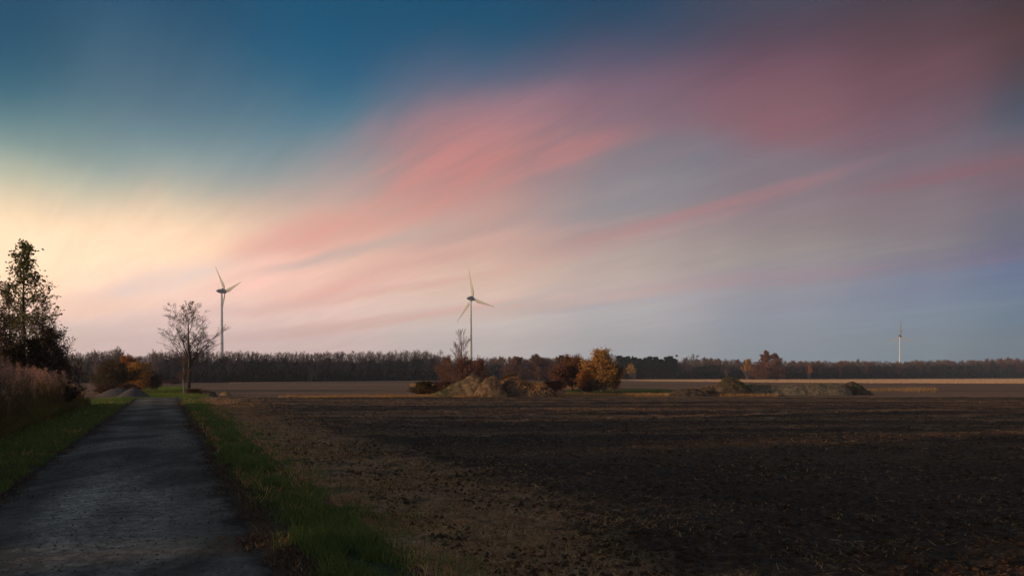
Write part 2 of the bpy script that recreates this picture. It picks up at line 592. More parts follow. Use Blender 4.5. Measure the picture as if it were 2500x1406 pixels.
def b_stubble(N, pos, xyz):
    f = N.noise(stretched(N, pos, .03, .5, -.02), 1., 5, .65)
    c = N.ramp(N.remap(f, .3, .7), [(0, (.22, .125, .075)), (.6, (.36, .215, .13)), (1, (.46, .30, .19))])
    return c, N.noise(pos, 2., 4), .1


def b_field(N, pos, xyz):
    # lane coordinate t (metres right of the lane's middle line)
    t_ = N.math('ADD', N.math('MULTIPLY', xyz[0], float(dT[0])), N.math('MULTIPLY', xyz[1], float(dT[1])))
    big = N.noise(pos, .22, 5, .6, .4)
    mid = N.noise(pos, 1.3, 6, .65, .3)
    fine = N.noise(pos, 9., 5, .7)
    edge = N.math('ADD', t_, N.math('MULTIPLY', N.math('SUBTRACT', big, .5), -9.0))
    straw = N.remap(edge, 4.2, 6.8, 1., 0., True)
    band = N.noise(stretched(N, pos, .03, .33, .06), 1., 4, .6)
    dry = N.math('MULTIPLY', N.remap(band, .40, .62, 0., 1., True), N.remap(xyz[1], 14., 40., .05, 1.))  # dry bands; their fade towards the camera puts foreground shade into the soil colour
    patch = N.math('MAXIMUM', straw, N.math('MULTIPLY', dry, .55))
    k = N.math('MULTIPLY', patch, N.remap(mid, .34, .56, .25, 1.))
    soil = N.ramp(N.remap(fine, .3, .7), [(0, (.030, .018, .012)), (.6, (.080, .047, .030)), (1, (.17, .10, .062))])
    st = N.ramp(N.remap(fine, .3, .7), [(0, (.14, .068, .033)), (.5, (.40, .205, .095)), (1, (.60, .33, .16))])
    h = N.math('ADD', N.math('MULTIPLY', mid, .6), N.math('MULTIPLY', fine, .4))
    return N.mixc(k, soil, st), h, .10


def b_road(N, pos, xyz):
    t_ = N.math('ADD', N.math('MULTIPLY', xyz[0], float(dT[0])), N.math('MULTIPLY', xyz[1], float(dT[1])))
    wear = N.noise(stretched(N, pos, .42, .20, -TA), 1., 5, .6, .6)
    fine = N.noise(pos, 26., 4, .7)
    grain = N.noise(pos, 7., 5, .7)
    f = N.math('ADD', N.math('MULTIPLY', fine, .35), N.math('MULTIPLY', grain, .65))
    c = N.ramp(N.remap(f, .34, .66), [(0, (.085, .066, .050)), (.5, (.122, .097, .073)), (1, (.19, .153, .117))])
    w = N.remap(wear, .40, .62, .62, 1.7)
    # a pale washed-out patch left of the middle
    px_ = N.n('ShaderNodeMapping', vector_type='TEXTURE')
    px_.inputs['Location'].default_value = (-6.6, 12.2, 0)
    px_.inputs['Rotation'].default_value = (0, 0, TA)
    px_.inputs['Scale'].default_value = (1.3, 7.5, 9)
    N.l(pos, px_.inputs[0])
    gr = N.n('ShaderNodeTexGradient', gradient_type='SPHERICAL')
    N.l(px_.outputs[0], gr.inputs[0])
    pm = N.math('MULTIPLY', N.remap(gr.outputs['Fac'], 0, .7, 0, 1.0, True), N.remap(grain, .35, .6, .3, 1.))
    w = N.math('MULTIPLY', w, N.math('ADD', pm, 1.0))
    # two wheel tracks worn pale, a darker middle and crumbling brown rims
    a1 = N.math('ABSOLUTE', N.math('SUBTRACT', N.math('ABSOLUTE', N.math('ADD', t_, .62)), .78))
    tr = N.remap(a1, .1, .6, 1.16, .90, True)
    w = N.math('MULTIPLY', w, tr)
    v = N.n('ShaderNodeVectorMath', operation='SCALE')
    N.l(c, v.inputs[0]); N.l(w, v.inputs['Scale'])
    jit = N.math('MULTIPLY', N.math('SUBTRACT', N.noise(pos, 1.6, 5, .6), .5), 1.1)
    rim = N.math('SUBTRACT', N.math('ABSOLUTE', N.math('ADD', N.math('ADD', t_, .80), jit)), 1.50)
    k = N.remap(rim, 0., .40, 0., .95, True)
    spots = N.remap(N.noise(stretched(N, pos, .9, 3.2, 0.1), 1., 4, .6), .66, .74, 0, .6)
    k = N.math('MAXIMUM', k, spots)
    return N.mixc(k, v.outputs[0], (.040, .027, .019)), f, .03


def b_verge(N, pos, xyz):
    t_ = N.math('ADD', N.math('MULTIPLY', xyz[0], float(dT[0])), N.math('MULTIPLY', xyz[1], float(dT[1])))
    n = N.noise(pos, 2.2, 5, .65)
    fine = N.noise(pos, 14., 4, .7)
    brown = N.ramp(N.remap(fine, .3, .7), [(0, (.035, .021, .013)), (1, (.14, .077, .04))])
    green = N.ramp(N.remap(fine, .3, .7), [(0, (.030, .034, .014)), (1, (.095, .115, .04))])
    a = N.remap(N.math('ADD', t_, N.math('MULTIPLY', N.math('SUBTRACT', n, .5), .9)), 1.35, 1.75, 0, 1, True)
    b_ = N.remap(N.math('ADD', t_, N.math('MULTIPLY', N.math('SUBTRACT', n, .5), 1.2)), 2.15, 2.65, 1, 0, True)
    c_ = N.remap(N.math('ADD', t_, N.math('MULTIPLY', N.math('SUBTRACT', n, .5), .9)), -3.25, -2.85, 1, 0, True)
    k = N.math('MAXIMUM', N.math('MULTIPLY', a, b_), c_)
    return N.mixc(k, brown, green), n, .08


def b_track(N, pos, xyz):
    n = N.noise(stretched(N, pos, .25, 1.2), 1., 5, .6)
    c = N.ramp(N.remap(n, .3, .7), [(0, (.022, .018, .016)), (1, (.065, .05, .042))])
    return c, N.noise(pos, 6., 4), .05


def b_green(N, pos, xyz):
    n = N.noise(stretched(N, pos, .08, .45), 1., 5, .65)
    c = N.ramp(N.remap(n, .3, .7), [(0, (.040, .032, .018)), (.5, (.055, .062, .020)), (1, (.13, .15, .04))])
    return c, N.noise(pos, 4., 4), .08


M['far'] = ground_mat('tilled_soil', b_far)
M['stubble'] = ground_mat('pale_stubble', b_stubble)
M['field'] = ground_mat('dark_soil', b_field)
M['road'] = ground_mat('gravel', b_road)
M['verge'] = ground_mat('verge_soil', b_verge)
M['track'] = ground_mat('track_soil', b_track)
M['green'] = ground_mat('thin_grass', b_green)

GE = 2400.
V = np.array([(-GE, -600, -.03), (GE, -600, -.03), (GE, GE, -.03), (-GE, GE, -.03)])
tag(mesh_np('ground', V, [(np.array([[0, 1, 2, 3]]), 0)], M['far']), 'flat brown tilled land running out to the wood', kind='structure')


def strip(name, pts, z, m, label):
    """closed outline of a flush sheet"""
    V = np.array([(x, y, z) for x, y in pts])
    o = mesh_np(name, V, [(np.arange(len(V))[None, :], 0)], m)
    return tag(o, label, kind='structure')


# pale stubble strip in front of the right-hand wood
pts = [gp(1505, 929.2), gp(1700, 931.5), gp(1900, 934.), gp(2200, 935.5), gp(2560, 936.5), gp(2900, 937)]
pts += [gp(2900, 922.6), gp(2500, 922.6), gp(2200, 923.8), gp(1900, 925.6), gp(1510, 926.3)]
strip('stubble_field', pts, -.02, M['stubble'], 'pale golden stubble strip in front of the far wood')
pts = [gp(560, 934.6), gp(1040, 930.8), gp(1100, 930.8), gp(1100, 929.4), gp(1040, 929.2), gp(600, 933.2)]
strip('stubble_field', pts, -.02, M['stubble'], 'thin pale stubble line below the bare wood')
# flat green and grey weeds before the golden tree
pts = [gp(1370, 952), gp(1385, 961), gp(1500, 962), gp(1640, 960.5), gp(1670, 955), gp(1620, 948), gp(1480, 947)]
strip('weedy_ground', pts, -.02, M['green'], 'flat patch of thin green weeds on the tilled land')
# grassy continuation of the lane
x0, y0 = st_xy(80, -4.2); x1, y1 = st_xy(80, 4.6); x2, y2 = st_xy(190, 3.); x3, y3 = st_xy(190, -4.)
strip('grassy_track', [(x0, y0), (x1, y1), (x2, y2), (x3, y3)], -.015, M['green'], 'grassy track carrying on beyond the gravel lane')
# earth track crossing in front of the bare tree
pts = [gp(330, 977), gp(520, 979), gp(700, 976), gp(1150, 974.5), gp(1150, 973), gp(700, 971.5), gp(520, 968), gp(340, 968.5)]
strip('earth_track', pts, .052, M['track'], 'dark earth track crossing at the end of the gravel lane')


def grid(name, A, B, fn, m, label, smooth=True):
    a, b = np.meshgrid(A, B, indexing='ij')
    X, Y, Z = fn(a, b)
    V = np.stack([X, Y, Z], axis=-1).reshape(-1, 3)
    na, nb = a.shape
    i = np.arange(na - 1)[:, None] * nb + np.arange(nb - 1)[None, :]
    Fq = np.stack([i, i + 1, i + nb + 1, i + nb], axis=-1).reshape(-1, 4)
    # keep normals up
    p = V[Fq[0]]
    if np.cross(p[1] - p[0], p[2] - p[1])[2] < 0:
        Fq = Fq[:, ::-1]
    return tag(mesh_np(name, V, [(Fq, 0)], m, smooth=smooth), label, kind='structure')


def field_z(X, Y):
    t = X * dT[0] + Y * dT[1]
    n = fbm(X * 1.1, Y * 1.1, 3, 3)
    n2 = fbm(X * 5.5, Y * 5.5, 3, 9)
    rough = np.clip((t - 2.5) / 1.5, 0, 1)
    z = .035 + rough * ((n - .5) * .16 + (n2 - .5) * .13)
    z += .05 * np.sin(Y * .09 + X * .01 + 1.3) * np.clip((Y - 12) / 30, 0, 1)
    return z - .06 * np.clip((Y - 73) / 3, 0, 1)


rows = np.concatenate([np.linspace(-14, 4.6, 20), np.geomspace(5, FAR, 480)])
ts = np.concatenate([np.linspace(2.6, 8, 130), np.linspace(8, 30, 230)[1:], np.geomspace(30, 110, 120)[1:]])


def f_field(D, t):
    s = (D - t * dT[1]) / dS[1]
    X, Y = st_xy(s, t)
    return X, Y, field_z(X, Y)


grid('field', rows, ts, f_field, M['field'], 'dark freshly tilled field beside the gravel lane')


def road_z(s, t):
    c = (t + .82) / 1.9
    return .05 + .035 * (1 - c * c) + .02 * (fbm(s * .9, t * 1.8, 3, 5) - .5)


S = np.concatenate([np.linspace(-16, 3, 12), np.geomspace(3.4, 84, 330)])


def f_strip(s, t, zf):
    X, Y = st_xy(s, t)
    return X, Y, zf(s, t)


grid('gravel_lane', S[S < 82.5], np.linspace(ROAD_L, ROAD_R, 60), lambda s, t: f_strip(s, t, road_z), M['road'], 'dark grey gravel lane running away between grass verges')


def verge_z(s, t):
    a = np.clip((t - ROAD_R) / (2.6 - ROAD_R), 0, 1)
    return .048 - .012 * a + .05 * np.sin(a * math.pi) * (.4 + fbm(s * 1.5, t * 2, 3, 8))


grid('verge', S[S < 82], np.linspace(ROAD_R, 2.6, 24), lambda s, t: f_strip(s, t, verge_z), M['verge'], 'grassy verge between gravel lane and tilled field')


def verge_lz(s, t):
    a = np.clip((ROAD_L - t) / 3.0, 0, 1)
    return .048 + .10 * np.sin(a * math.pi) * (.3 + fbm(s * 1., t * 1.5, 3, 12)) - .02 * a


grid('verge', S[S < 82], np.linspace(-16, ROAD_L, 70), lambda s, t: f_strip(s, t, verge_lz), M['verge'], 'wide grassy verge between gravel lane and reeds')


# ---------------------------------------------------------------- blades, clods, stones (uncountable stuff)
def blades(P, H, Wd, lean, rng, az=None, segs=2, facing=None):
    """P (n,3) roots; H heights; Wd widths; lean: horizontal drift at tip as fraction of H"""
    n = len(P)
    a = rng.uniform(0, 2 * math.pi, n) if az is None else az
    b = rng.uniform(0, 2 * math.pi, n)
    side = np.stack([np.cos(b), np.sin(b), np.zeros(n)], 1) * (Wd / 2)[:, None]
    dr = np.stack([np.cos(a), np.sin(a), np.zeros(n)], 1) * (H * lean)[:, None]
    up = np.zeros((n, 3)); up[:, 2] = H
    if segs == 1:
        V = np.stack([P - side, P + side, P + up + dr], 1)
        i = np.arange(n)[:, None] * 3
        return V.reshape(-1, 3), [i + np.array([[0, 1, 2]])]
    mid = P + up * .55 + dr * .35
    V = np.stack([P - side, P + side, mid - side * .8, mid + side * .8, P + up + dr], 1)
    i = np.arange(n)[:, None] * 5
    return V.reshape(-1, 3), [i + np.array([[0, 1, 3, 2]]), i + np.array([[2, 3, 4]])]


def stuff_obj(name, V, Fs, m, label, cat=None):
    return tag(mesh_np(name, V, [(f, 0) for f in Fs], m), label, cat, kind='stuff')


rng = np.random.RandomState(11)
# stubble stalks standing on the pale strip
n = 90000
px_ = rng.uniform(1500, 2700, n)
lo_ = np.interp(px_, [1500, 1700, 1900, 2200, 2560, 2700], [929.2, 931.3, 933.6, 935.3, 936.3, 936.5])
hi_ = np.interp(px_, [1500, 1900, 2200, 2500, 2700], [926.6, 925.8, 924.2, 922.9, 922.7])
py_ = hi_ + (lo_ - hi_) * rng.uniform(0, 1, n)
D_ = CH * F / (py_ - HOR)
V, Fs = blades(np.stack([(px_ - 1250) / F * D_, D_, np.full(n, -.03)], 1), rng.uniform(.15, .38, n), rng.uniform(.10, .30, n), rng.uniform(.1, .5, n), rng, segs=1)
M['stalk'] = mat('stalk', [(.34, .20, .12), (.52, .33, .20), (.62, .42, .27)], .05, island=.4, trans=.2, stretch=(1, 3, 1))
stuff_obj('stubble', V, Fs, M['stalk'], 'pale cut stubble standing in front of the far wood', 'stubble')
n = 9000
px_ = rng.uniform(560, 1045, n)
py_ = np.interp(px_, [560, 1045], [934.0, 930.]) + rng.uniform(-.5, .6, n)
D_ = CH * F / (py_ - HOR)
V, Fs = blades(np.stack([(px_ - 1250) / F * D_, D_, np.full(n, -.03)], 1), rng.uniform(.06, .18, n), rng.uniform(.08, .2, n), rng.uniform(.1, .5, n), rng, segs=1)
stuff_obj('stubble', V, Fs, M['stalk'], 'thin pale line of cut stubble below the bare wood', 'stubble')


def samp_s(n, lo, hi, p=1.0):
    """more near the camera"""
    u = rng.uniform(0, 1, n)
    return lo * (hi / lo) ** u


# right verge grass
n = 80000
s = samp_s(n, 3.0, 80); 
c = 1.95 + .2 * (fbm(s * .25, s * 0, 3, 2) - .5)
t = c + rng.normal(0, .25, n) * (.6 + .9 * fbm(s * .7, s * 0, 3, 61)) + (rng.uniform(0, 1, n) < .13) * rng.uniform(-.5, 1.2, n) + .5 * (fbm(s * 1.1, s * 0, 3, 62) - .5)
keep = (t > ROAD_R + .05) & (fbm(s * 1.2, t * 2.4, 3, 6) > .38)
s, t = s[keep], t[keep]
X, Y = st_xy(s, t)
H = (.05 + .13 * rng.uniform(0, 1, len(s)) ** 1.5) * (.6 + .9 * fbm(s * .8, t * 2, 2, 4))
V, Fs = blades(np.stack([X, Y, verge_z(s, t) - .01], 1), H, .006 + .0007 * s, rng.uniform(.1, .9, len(s)), rng)
stuff_obj('grass', V, Fs, M['grass'], 'green grass strip on the verge right of the gravel lane', 'grass')
# left verge grass
n = 110000
s = samp_s(n, 5.0, 80)
t = rng.uniform(-6.2, -2.7, n)
keep = (fbm(s * 1.0, t * 1.5, 3, 31) + np.clip((-2.7 - t) * .5, 0, .3) > .47)
s, t = s[keep], t[keep]
X, Y = st_xy(s, t)
H = (.04 + .12 * rng.uniform(0, 1, len(s)) ** 1.5) * (.6 + .9 * fbm(s * .8, t * 1.2, 2, 14))
V, Fs = blades(np.stack([X, Y, verge_lz(s, t) - .01], 1), H, .006 + .0007 * s, rng.uniform(.1, .9, len(s)), rng)
stuff_obj('grass', V, Fs, M['grass'], 'mown green grass between gravel lane and reeds', 'grass')
# dead grass rim on the lane edges
n = 26000
s = samp_s(n, 3.5, 70)
left = rng.uniform(0, 1, n) < .35
t = np.where(left, ROAD_L - .1 + rng.normal(0, .3, n), ROAD_R + .25 + rng.normal(0, .30, n)) + .5 * (fbm(s * .8, left * 9., 3, 63) - .5)
keep = fbm(s * .9, t * 2.2, 3, 64) > .44
s, t = s[keep], t[keep]
n = len(s)
X, Y = st_xy(s, t)
z = np.where(t > ROAD_R, verge_z(s, t), np.where(t < ROAD_L, verge_lz(s, t), road_z(s, t)))
V, Fs = blades(np.stack([X, Y, z - .005], 1), .02 + .05 * rng.uniform(0, 1, n), .008 + .0006 * s, rng.uniform(.5, 2.5, n), rng)
stuff_obj('dead_grass', V, Fs, M['rim'], 'matted brown dead grass along the lane edges', 'dead grass')
# dead stems mixed into both verges
n = 16000
s = samp_s(n, 3.5, 70)
t = np.where(rng.uniform(0, 1, n) < .5, rng.uniform(-6, -2.9, n), rng.uniform(1.3, 2.9, n))
keep = fbm(s * .6, t * 1.5, 3, 66) > .5
s, t = s[keep], t[keep]
X, Y = st_xy(s, t)
z = np.where(t > 0, verge_z(s, np.minimum(t, 2.6)), verge_lz(s, t))
V, Fs = blades(np.stack([X, Y, z - .01], 1), .05 + .16 * rng.uniform(0, 1, len(s)) ** 2, .006 + .0006 * s, rng.uniform(.2, 1.4, len(s)), rng)
stuff_obj('dead_grass', V, Fs, M['straw'], 'dead brown stems scattered through both grass verges', 'dead grass')
# straw litter on the field
n = 190000
D = 5.2 * (70 / 5.2) ** rng.uniform(0, 1, n)
t = 2.3 + np.abs(rng.normal(0, 3.0, n))
s = (D - t * dT[1]) / dS[1]
X, Y = st_xy(s, t)
dens = np.clip(1.3 - (t - 2.6) / 5.5, .04, 1) * np.clip((fbm(X * .55, Y * .55, 4, 41) - .36) * 4.5, 0.03, 1)
keep = rng.uniform(0, 1, n) < dens
X, Y, D = X[keep], Y[keep], D[keep]
n = len(X)
V, Fs = blades(np.stack([X, Y, field_z(X, Y) - .004], 1), .01 + .05 * rng.uniform(0, 1, n) ** 2, .006 + .0006 * D, rng.uniform(1., 5., n), rng, segs=1)
stuff_obj('straw', V, Fs, M['straw'], 'broken brown straw scattered over the field edge', 'straw')
# sparse straw across the open field
n = 42000
D = 6. * (72 / 6.) ** rng.uniform(0, 1, n)
X = rng.uniform(-.5, .78, n) * D
t = X * dT[0] + D * dT[1]
keep = (t > 4) & (fbm(X * .3, D * .9, 3, 77) > .5)
X, D = X[keep], D[keep]
n = len(X)
V, Fs = blades(np.stack([X, D, field_z(X, D) - .004], 1), .01 + .05 * rng.uniform(0, 1, n) ** 2, .005 + .0007 * D, rng.uniform(1., 4., n), rng, segs=1)
stuff_obj('straw', V, Fs, M['straw'], 'sparse straw lying on the open dark soil', 'straw')
# weeds in the field edge
n = 3500
cx_ = rng.uniform(0, 1, 260)
sD = 5.5 * (26 / 5.5) ** cx_
st = 2.8 + rng.exponential(2.2, 260)
k = rng.randint(0, 260, n)
D = sD[k] + rng.normal(0, .16, n); t = st[k] + rng.normal(0, .22, n)
s = (D - t * dT[1]) / dS[1]
X, Y = st_xy(s, t)
V, Fs = blades(np.stack([X, Y, field_z(X, Y) - .01], 1), .03 + .10 * rng.uniform(0, 1, n), .006 + .0006 * D, rng.uniform(.2, 1.2, n), rng)
stuff_obj('weeds', V, Fs, M['leaf_olive'], 'low green weeds growing through the straw', 'weeds')


def lumps(P, R, rng, flat=.7):
    o = np.array([(1, 0, 0), (0, 1, 0), (-1, 0, 0), (0, -1, 0), (0, 0, 1), (0, 0, -.6)], float)
    fc = np.array([(0, 1, 4), (1, 2, 4), (2, 3, 4), (3, 0, 4), (1, 0, 5), (2, 1, 5), (3, 2, 5), (0, 3, 5)])
    n = len(P)
    a = rng.uniform(0, 2 * math.pi, n)
    V = np.repeat(o[None], n, 0) * rng.uniform(.6, 1.3, (n, 6, 1))
    V[..., 2] *= flat
    c, s_ = np.cos(a)[:, None], np.sin(a)[:, None]
    x = V[..., 0] * c - V[..., 1] * s_; y = V[..., 0] * s_ + V[..., 1] * c
    V = np.stack([x, y, V[..., 2]], -1) * R[:, None, None] + P[:, None, :]
    return V.reshape(-1, 3), [(np.arange(n)[:, None, None] * 6 + fc[None]).reshape(-1, 3)]


n = 26000
D = 5.2 * (60 / 5.2) ** rng.uniform(0, 1, n)
X = rng.uniform(-.6, .8, n) * D
t = X * dT[0] + D * dT[1]
keep = (t > 3.2) & (fbm(X * .7, D * .7, 3, 55) > .42)
X, D = X[keep], D[keep]
R = .012 + .05 * rng.uniform(0, 1, len(X)) ** 3 + .0006 * D
V, Fs = lumps(np.stack([X, D, field_z(X, D) + .004], 1), R, rng)
stuff_obj('soil_clods', V, Fs, M['clod'], 'dark soil clods strewn over the tilled field', 'soil')
n = 7000
s = samp_s(n, 3.5, 40)
t = rng.uniform(ROAD_L - .1, ROAD_R + .15, n)
X, Y = st_xy(s, t)
R = .006 + .014 * rng.uniform(0, 1, n) ** 3 + .0003 * s
V, Fs = lumps(np.stack([X, Y, road_z(s, t) + .002], 1), R, rng)
stuff_obj('loose_gravel', V, Fs, M['stone'], 'loose gravel lying on the lane', 'gravel')

# ---------------------------------------------------------------- trees
def perp(d, rng):
    v = Vector((rng.uniform(-1, 1), rng.uniform(-1, 1), rng.uniform(-1, 1)))
    v = v - d * v.dot(d)
    return v.normalized() if v.length > 1e-6 else Vector((1, 0, 0))


def grow(out, tips, rng, p, d, L, r, lev, P):
    n = P['n'][lev]
    step = L / n
    pos = p.copy()
    d = d.normalized()
    r0 = r
    last = lev >= P['levels']
    for i in range(n):
        f = (i + 1) / n
        w = P['wig'][lev]
        d = (d + Vector((rng.gauss(0, w), rng.gauss(0, w), rng.gauss(0, w) + P['up'][lev]))).normalized()
        q = pos + d * step
        r1 = max(P['rmin'], r * (1 - f * P['tap'][lev]))
        out.append((*pos, *q, r0, r1, lev))
        if last:
            tips.append((q, d))
        if not last and f >= P['start'][lev]:
            kf = P['kids'][lev]
            k = int(kf) + (1 if rng.random() < kf - int(kf) else 0)
            for j in range(k):
                a = math.radians(P['ang'][lev] + rng.gauss(0, 9)) * (1 - .35 * f if lev == 0 else 1)
                pd = perp(d, rng)
                if lev > 0 and pd.z < -.3:
                    pd.z *= .3
                dd = d * math.cos(a) + pd * math.sin(a)
                env = P['env'](f) if lev == 0 else (1.15 - .6 * f)
                grow(out, tips, rng, pos.lerp(q, rng.random()), dd, L * P['ratio'][lev] * env * rng.uniform(.7, 1.2), r1 * P['rr'] * rng.uniform(.6, 1.), lev + 1, P)
        pos, r0 = q, r1


def tree_geo(seed, H, P, base_r):
    rng = random.Random(seed)
    out, tips = [], []
    grow(out, tips, rng, Vector((0, 0, -.1)), Vector((rng.gauss(0, .03), rng.gauss(0, .03), 1)), H, base_r, 0, P)
    S_ = np.array(out)
    tr = S_[S_[:, 8] == 0]
    kx_, ky_ = tr[-1, 3] / tr[-1, 5], tr[-1, 4] / tr[-1, 5]      # stand the stem upright
    for a_, z_ in ((0, 2), (3, 5)):
        S_[:, a_] -= kx_ * S_[:, z_]
        S_[:, a_ + 1] -= ky_ * S_[:, z_]
    tips = [(Vector((q.x - kx_ * q.z, q.y - ky_ * q.z, q.z)), d) for q, d in tips]
    return S_, tips


def leaves_at(tips, per, size, spread, rng, V0=None, cond=None, droop=.3):
    P = []
    for q, d in tips:
        if cond and not cond(q):
            continue
        k = int(per) + (1 if rng.rand() < per - int(per) else 0)
        for _ in range(k):
            P.append((q.x, q.y, q.z))
    if not P:
        return None
    P = np.array(P)
    P = P + rng.normal(0, spread, P.shape)
    n = len(P)
    a = rng.normal(0, 1, (n, 3)); a[:, 2] -= droop; a /= np.linalg.norm(a, axis=1, keepdims=True)
    b = rng.normal(0, 1, (n, 3)); b -= a * (a * b).sum(1, keepdims=True); b /= np.linalg.norm(b, axis=1, keepdims=True)
    sz = size * rng.uniform(.6, 1.3, n)[:, None]
    V = np.stack([P, P + a * sz * .5 + b * sz * .33, P + a * sz, P + a * sz * .5 - b * sz * .33], 1)
    return V.reshape(-1, 3), [np.arange(n)[:, None] * 4 + np.array([[0, 1, 2, 3]])]


def seg_meshes(segs, sides=(6, 4, 3, 3, 3)):
    """trunk (level 0) and branch geometry"""
    tr = segs[segs[:, 8] == 0]
    parts = []
    for lev in range(1, 5):
        s_ = segs[segs[:, 8] == lev]
        if len(s_):
            parts.append(tubes(s_[:, :8], sides[lev]))
    return tubes(tr[:, :8], sides[0]), parts


def make_tree(name, segs, barkm, twigm, leafsets=(), loc=(0, 0, 0), rz=0., scale=1.0, foliage='foliage'):
    root = empty(name, loc, rz, scale)
    (tv, tf), parts = seg_meshes(segs)
    mesh_np('trunk', tv, [(tf, 0)], barkm, root)
    V, G = join(*parts)
    cr = mesh_np('crown', V, [(g, 0) for g in G], twigm, root)
    for ls, lm in leafsets:
        if ls is not None:
            mesh_np(foliage, ls[0], [(f, 0) for f in ls[1]], lm, cr)
    return root


def make_small_tree(name, segs, mats_, leaf=None):
    """whole far tree as one mesh"""
    (tv, tf), parts = seg_meshes(segs, (4, 3, 3, 3, 3))
    V, G = join((tv, tf), *parts)
    gs = [(g, 0 if i == 0 else 1) for i, g in enumerate(G)]
    if leaf is not None:
        off = len(V)
        V = np.concatenate([V, leaf[0]])
        gs += [(f + off, 2) for f in leaf[1]]
    return mesh_np(name, V, gs, mats_)


def P_(levels=3, n=(8, 5, 4, 3), wig=(.05, .13, .18, .2), up=(.03, .07, .06, .04), start=(.3, .25, .2, .2), kids=(2.5, 1.6, 1.3, 0),
       ang=(48, 42, 40, 40), ratio=(.42, .5, .5, .5), rr=.55, tap=(.85, .8, .8, .7), rmin=.008, env=lambda f: 1.2 - .8 * f):
    ext = lambda q: tuple(q) + (q[-1],) * (6 - len(q))
    n, wig, up, start, kids, ang, ratio, tap = map(ext, (n, wig, up, start, kids, ang, ratio, tap))
    return dict(levels=levels, n=n, wig=wig, up=up, start=start, kids=kids, ang=ang, ratio=ratio, rr=rr, tap=tap, rmin=rmin, env=env)


# ---- 1. left-hand poplar and thicket behind the reeds
rn = np.random.RandomState(5)
Pp = P_(3, n=(18, 6, 4, 3), start=(.18, .2, .2, .2), kids=(2.8, 1.7, 1.4, 0), ang=(54, 42, 40, 40), ratio=(.22, .5, .5, .5), up=(.02, .12, .05, .0),
        wig=(.02, .12, .18, .2), rmin=.006, env=lambda f: 1.25 * (1 - f) ** .75 + .14)


def left_tree(px, D, ytop, seed, P, leafm, per, size, label, cat='tree', r=.09, sx=1., foliage='foliage', spread=.10, top=None):
    H = zat(ytop, D)
    segs, tips = tree_geo(seed, H, P, r)
    zmax = segs[:, 5].max()
    k = H / zmax
    ls = leaves_at(tips, per, size, spread, rn)
    sets = [(ls, leafm)]
    t = make_tree('leafy_tree', segs, M['bark_dark'], M['twig'], sets, (gx_at(px, D), D, 0), seed * .7, (k * sx, k * sx, k))
    tag(t, label, cat)
    return t


left_tree(58, 43, 590, 3, Pp, M['leaf_poplar'], .55, .15, 'tall slender poplar with sparse yellow-green leaves rising above the reeds', r=.10, sx=1.3)
Pb = P_(3, n=(9, 6, 4, 3), start=(.08, .1, .15, .2), kids=(4.2, 1.9, 1.5, 0), ang=(50, 45, 40, 40), ratio=(.42, .5, .5, .5), up=(.02, .12, .08, .02),
        wig=(.07, .13, .18, .2), rmin=.007, env=lambda f: 1.1 - .72 * f)
left_tree(0, 41, 748, 12, Pb, M['leaf_dark'], 0.5, .11, 'dark bushy tree at the left edge beside the tall poplar', r=.07)
left_tree(22, 47, 690, 21, Pp, M['leaf_dark'], 0.5, .12, 'slim dark tree just left of the tall poplar', r=.08)
left_tree(103, 45, 716, 33, Pb, M['leaf_dark'], 0.4, .11, 'thin-leaved dark tree just right of the tall poplar', r=.08, sx=.8)
left_tree(128, 43, 790, 44, Pb, M['leaf_dark'], 0.8, .11, 'dense dark shrubby tree behind the reeds, right end of the thicket', r=.06)
left_tree(82, 42, 828, 52, Pb, M['leaf_dark'], 1.9, .12, 'low dark shrub at the foot of the tall poplar', 'shrub', r=.05)
left_tree(38, 40, 835, 57, Pb, M['leaf_dark'], 1.7, .12, 'low dark shrub left of the poplar trunk', 'shrub', r=.05)
left_tree(140, 45, 868, 61, Pb, M['leaf_dark'], 2.6, .12, 'lowest dark shrub at the right end of the thicket', 'shrub', r=.05)

# unseen trees added along the lane, outside the frame, to shade the near ground
first = None
for i, (s_, t_, h) in enumerate([(38, -14.5, 7.), (33, -14.2, 8.), (28, -13.8, 7.2), (23, -14.4, 8.4), (18, -14., 7.5), (13, -14.3, 8.2), (8, -14, 7.6), (3, -14, 8.), (-2, -13.6, 7.8), (-7, -14.2, 8.3), (-12, -14, 7.4), (-17, -13.8, 8.1), (-22, -14.3, 7.9), (-28, -14, 8.3), (-34, -14.2, 8.)]):
    X, Y = st_xy(s_, t_)
    if first is None:
        segs, tips = tree_geo(71, 7.5, Pb, .08)
        first = make_tree('leafy_tree', segs, M['bark_dark'], M['twig'], [(leaves_at(tips, 3.2, .17, .14, rn), M['leaf_dark'])])
        tag(first, 'dark bushy tree added out of view along the lane for shade', 'tree', 'dark bushy trees added along the lane for shade')
        o = first
    else:
        o = copy_tree(first)
    o.location = (X, Y, 0)
    o.rotation_euler = (0, 0, i * 1.9)
    o.scale = (h / 6.8 * 1.25, h / 6.8 * 1.25, h / 6.8)

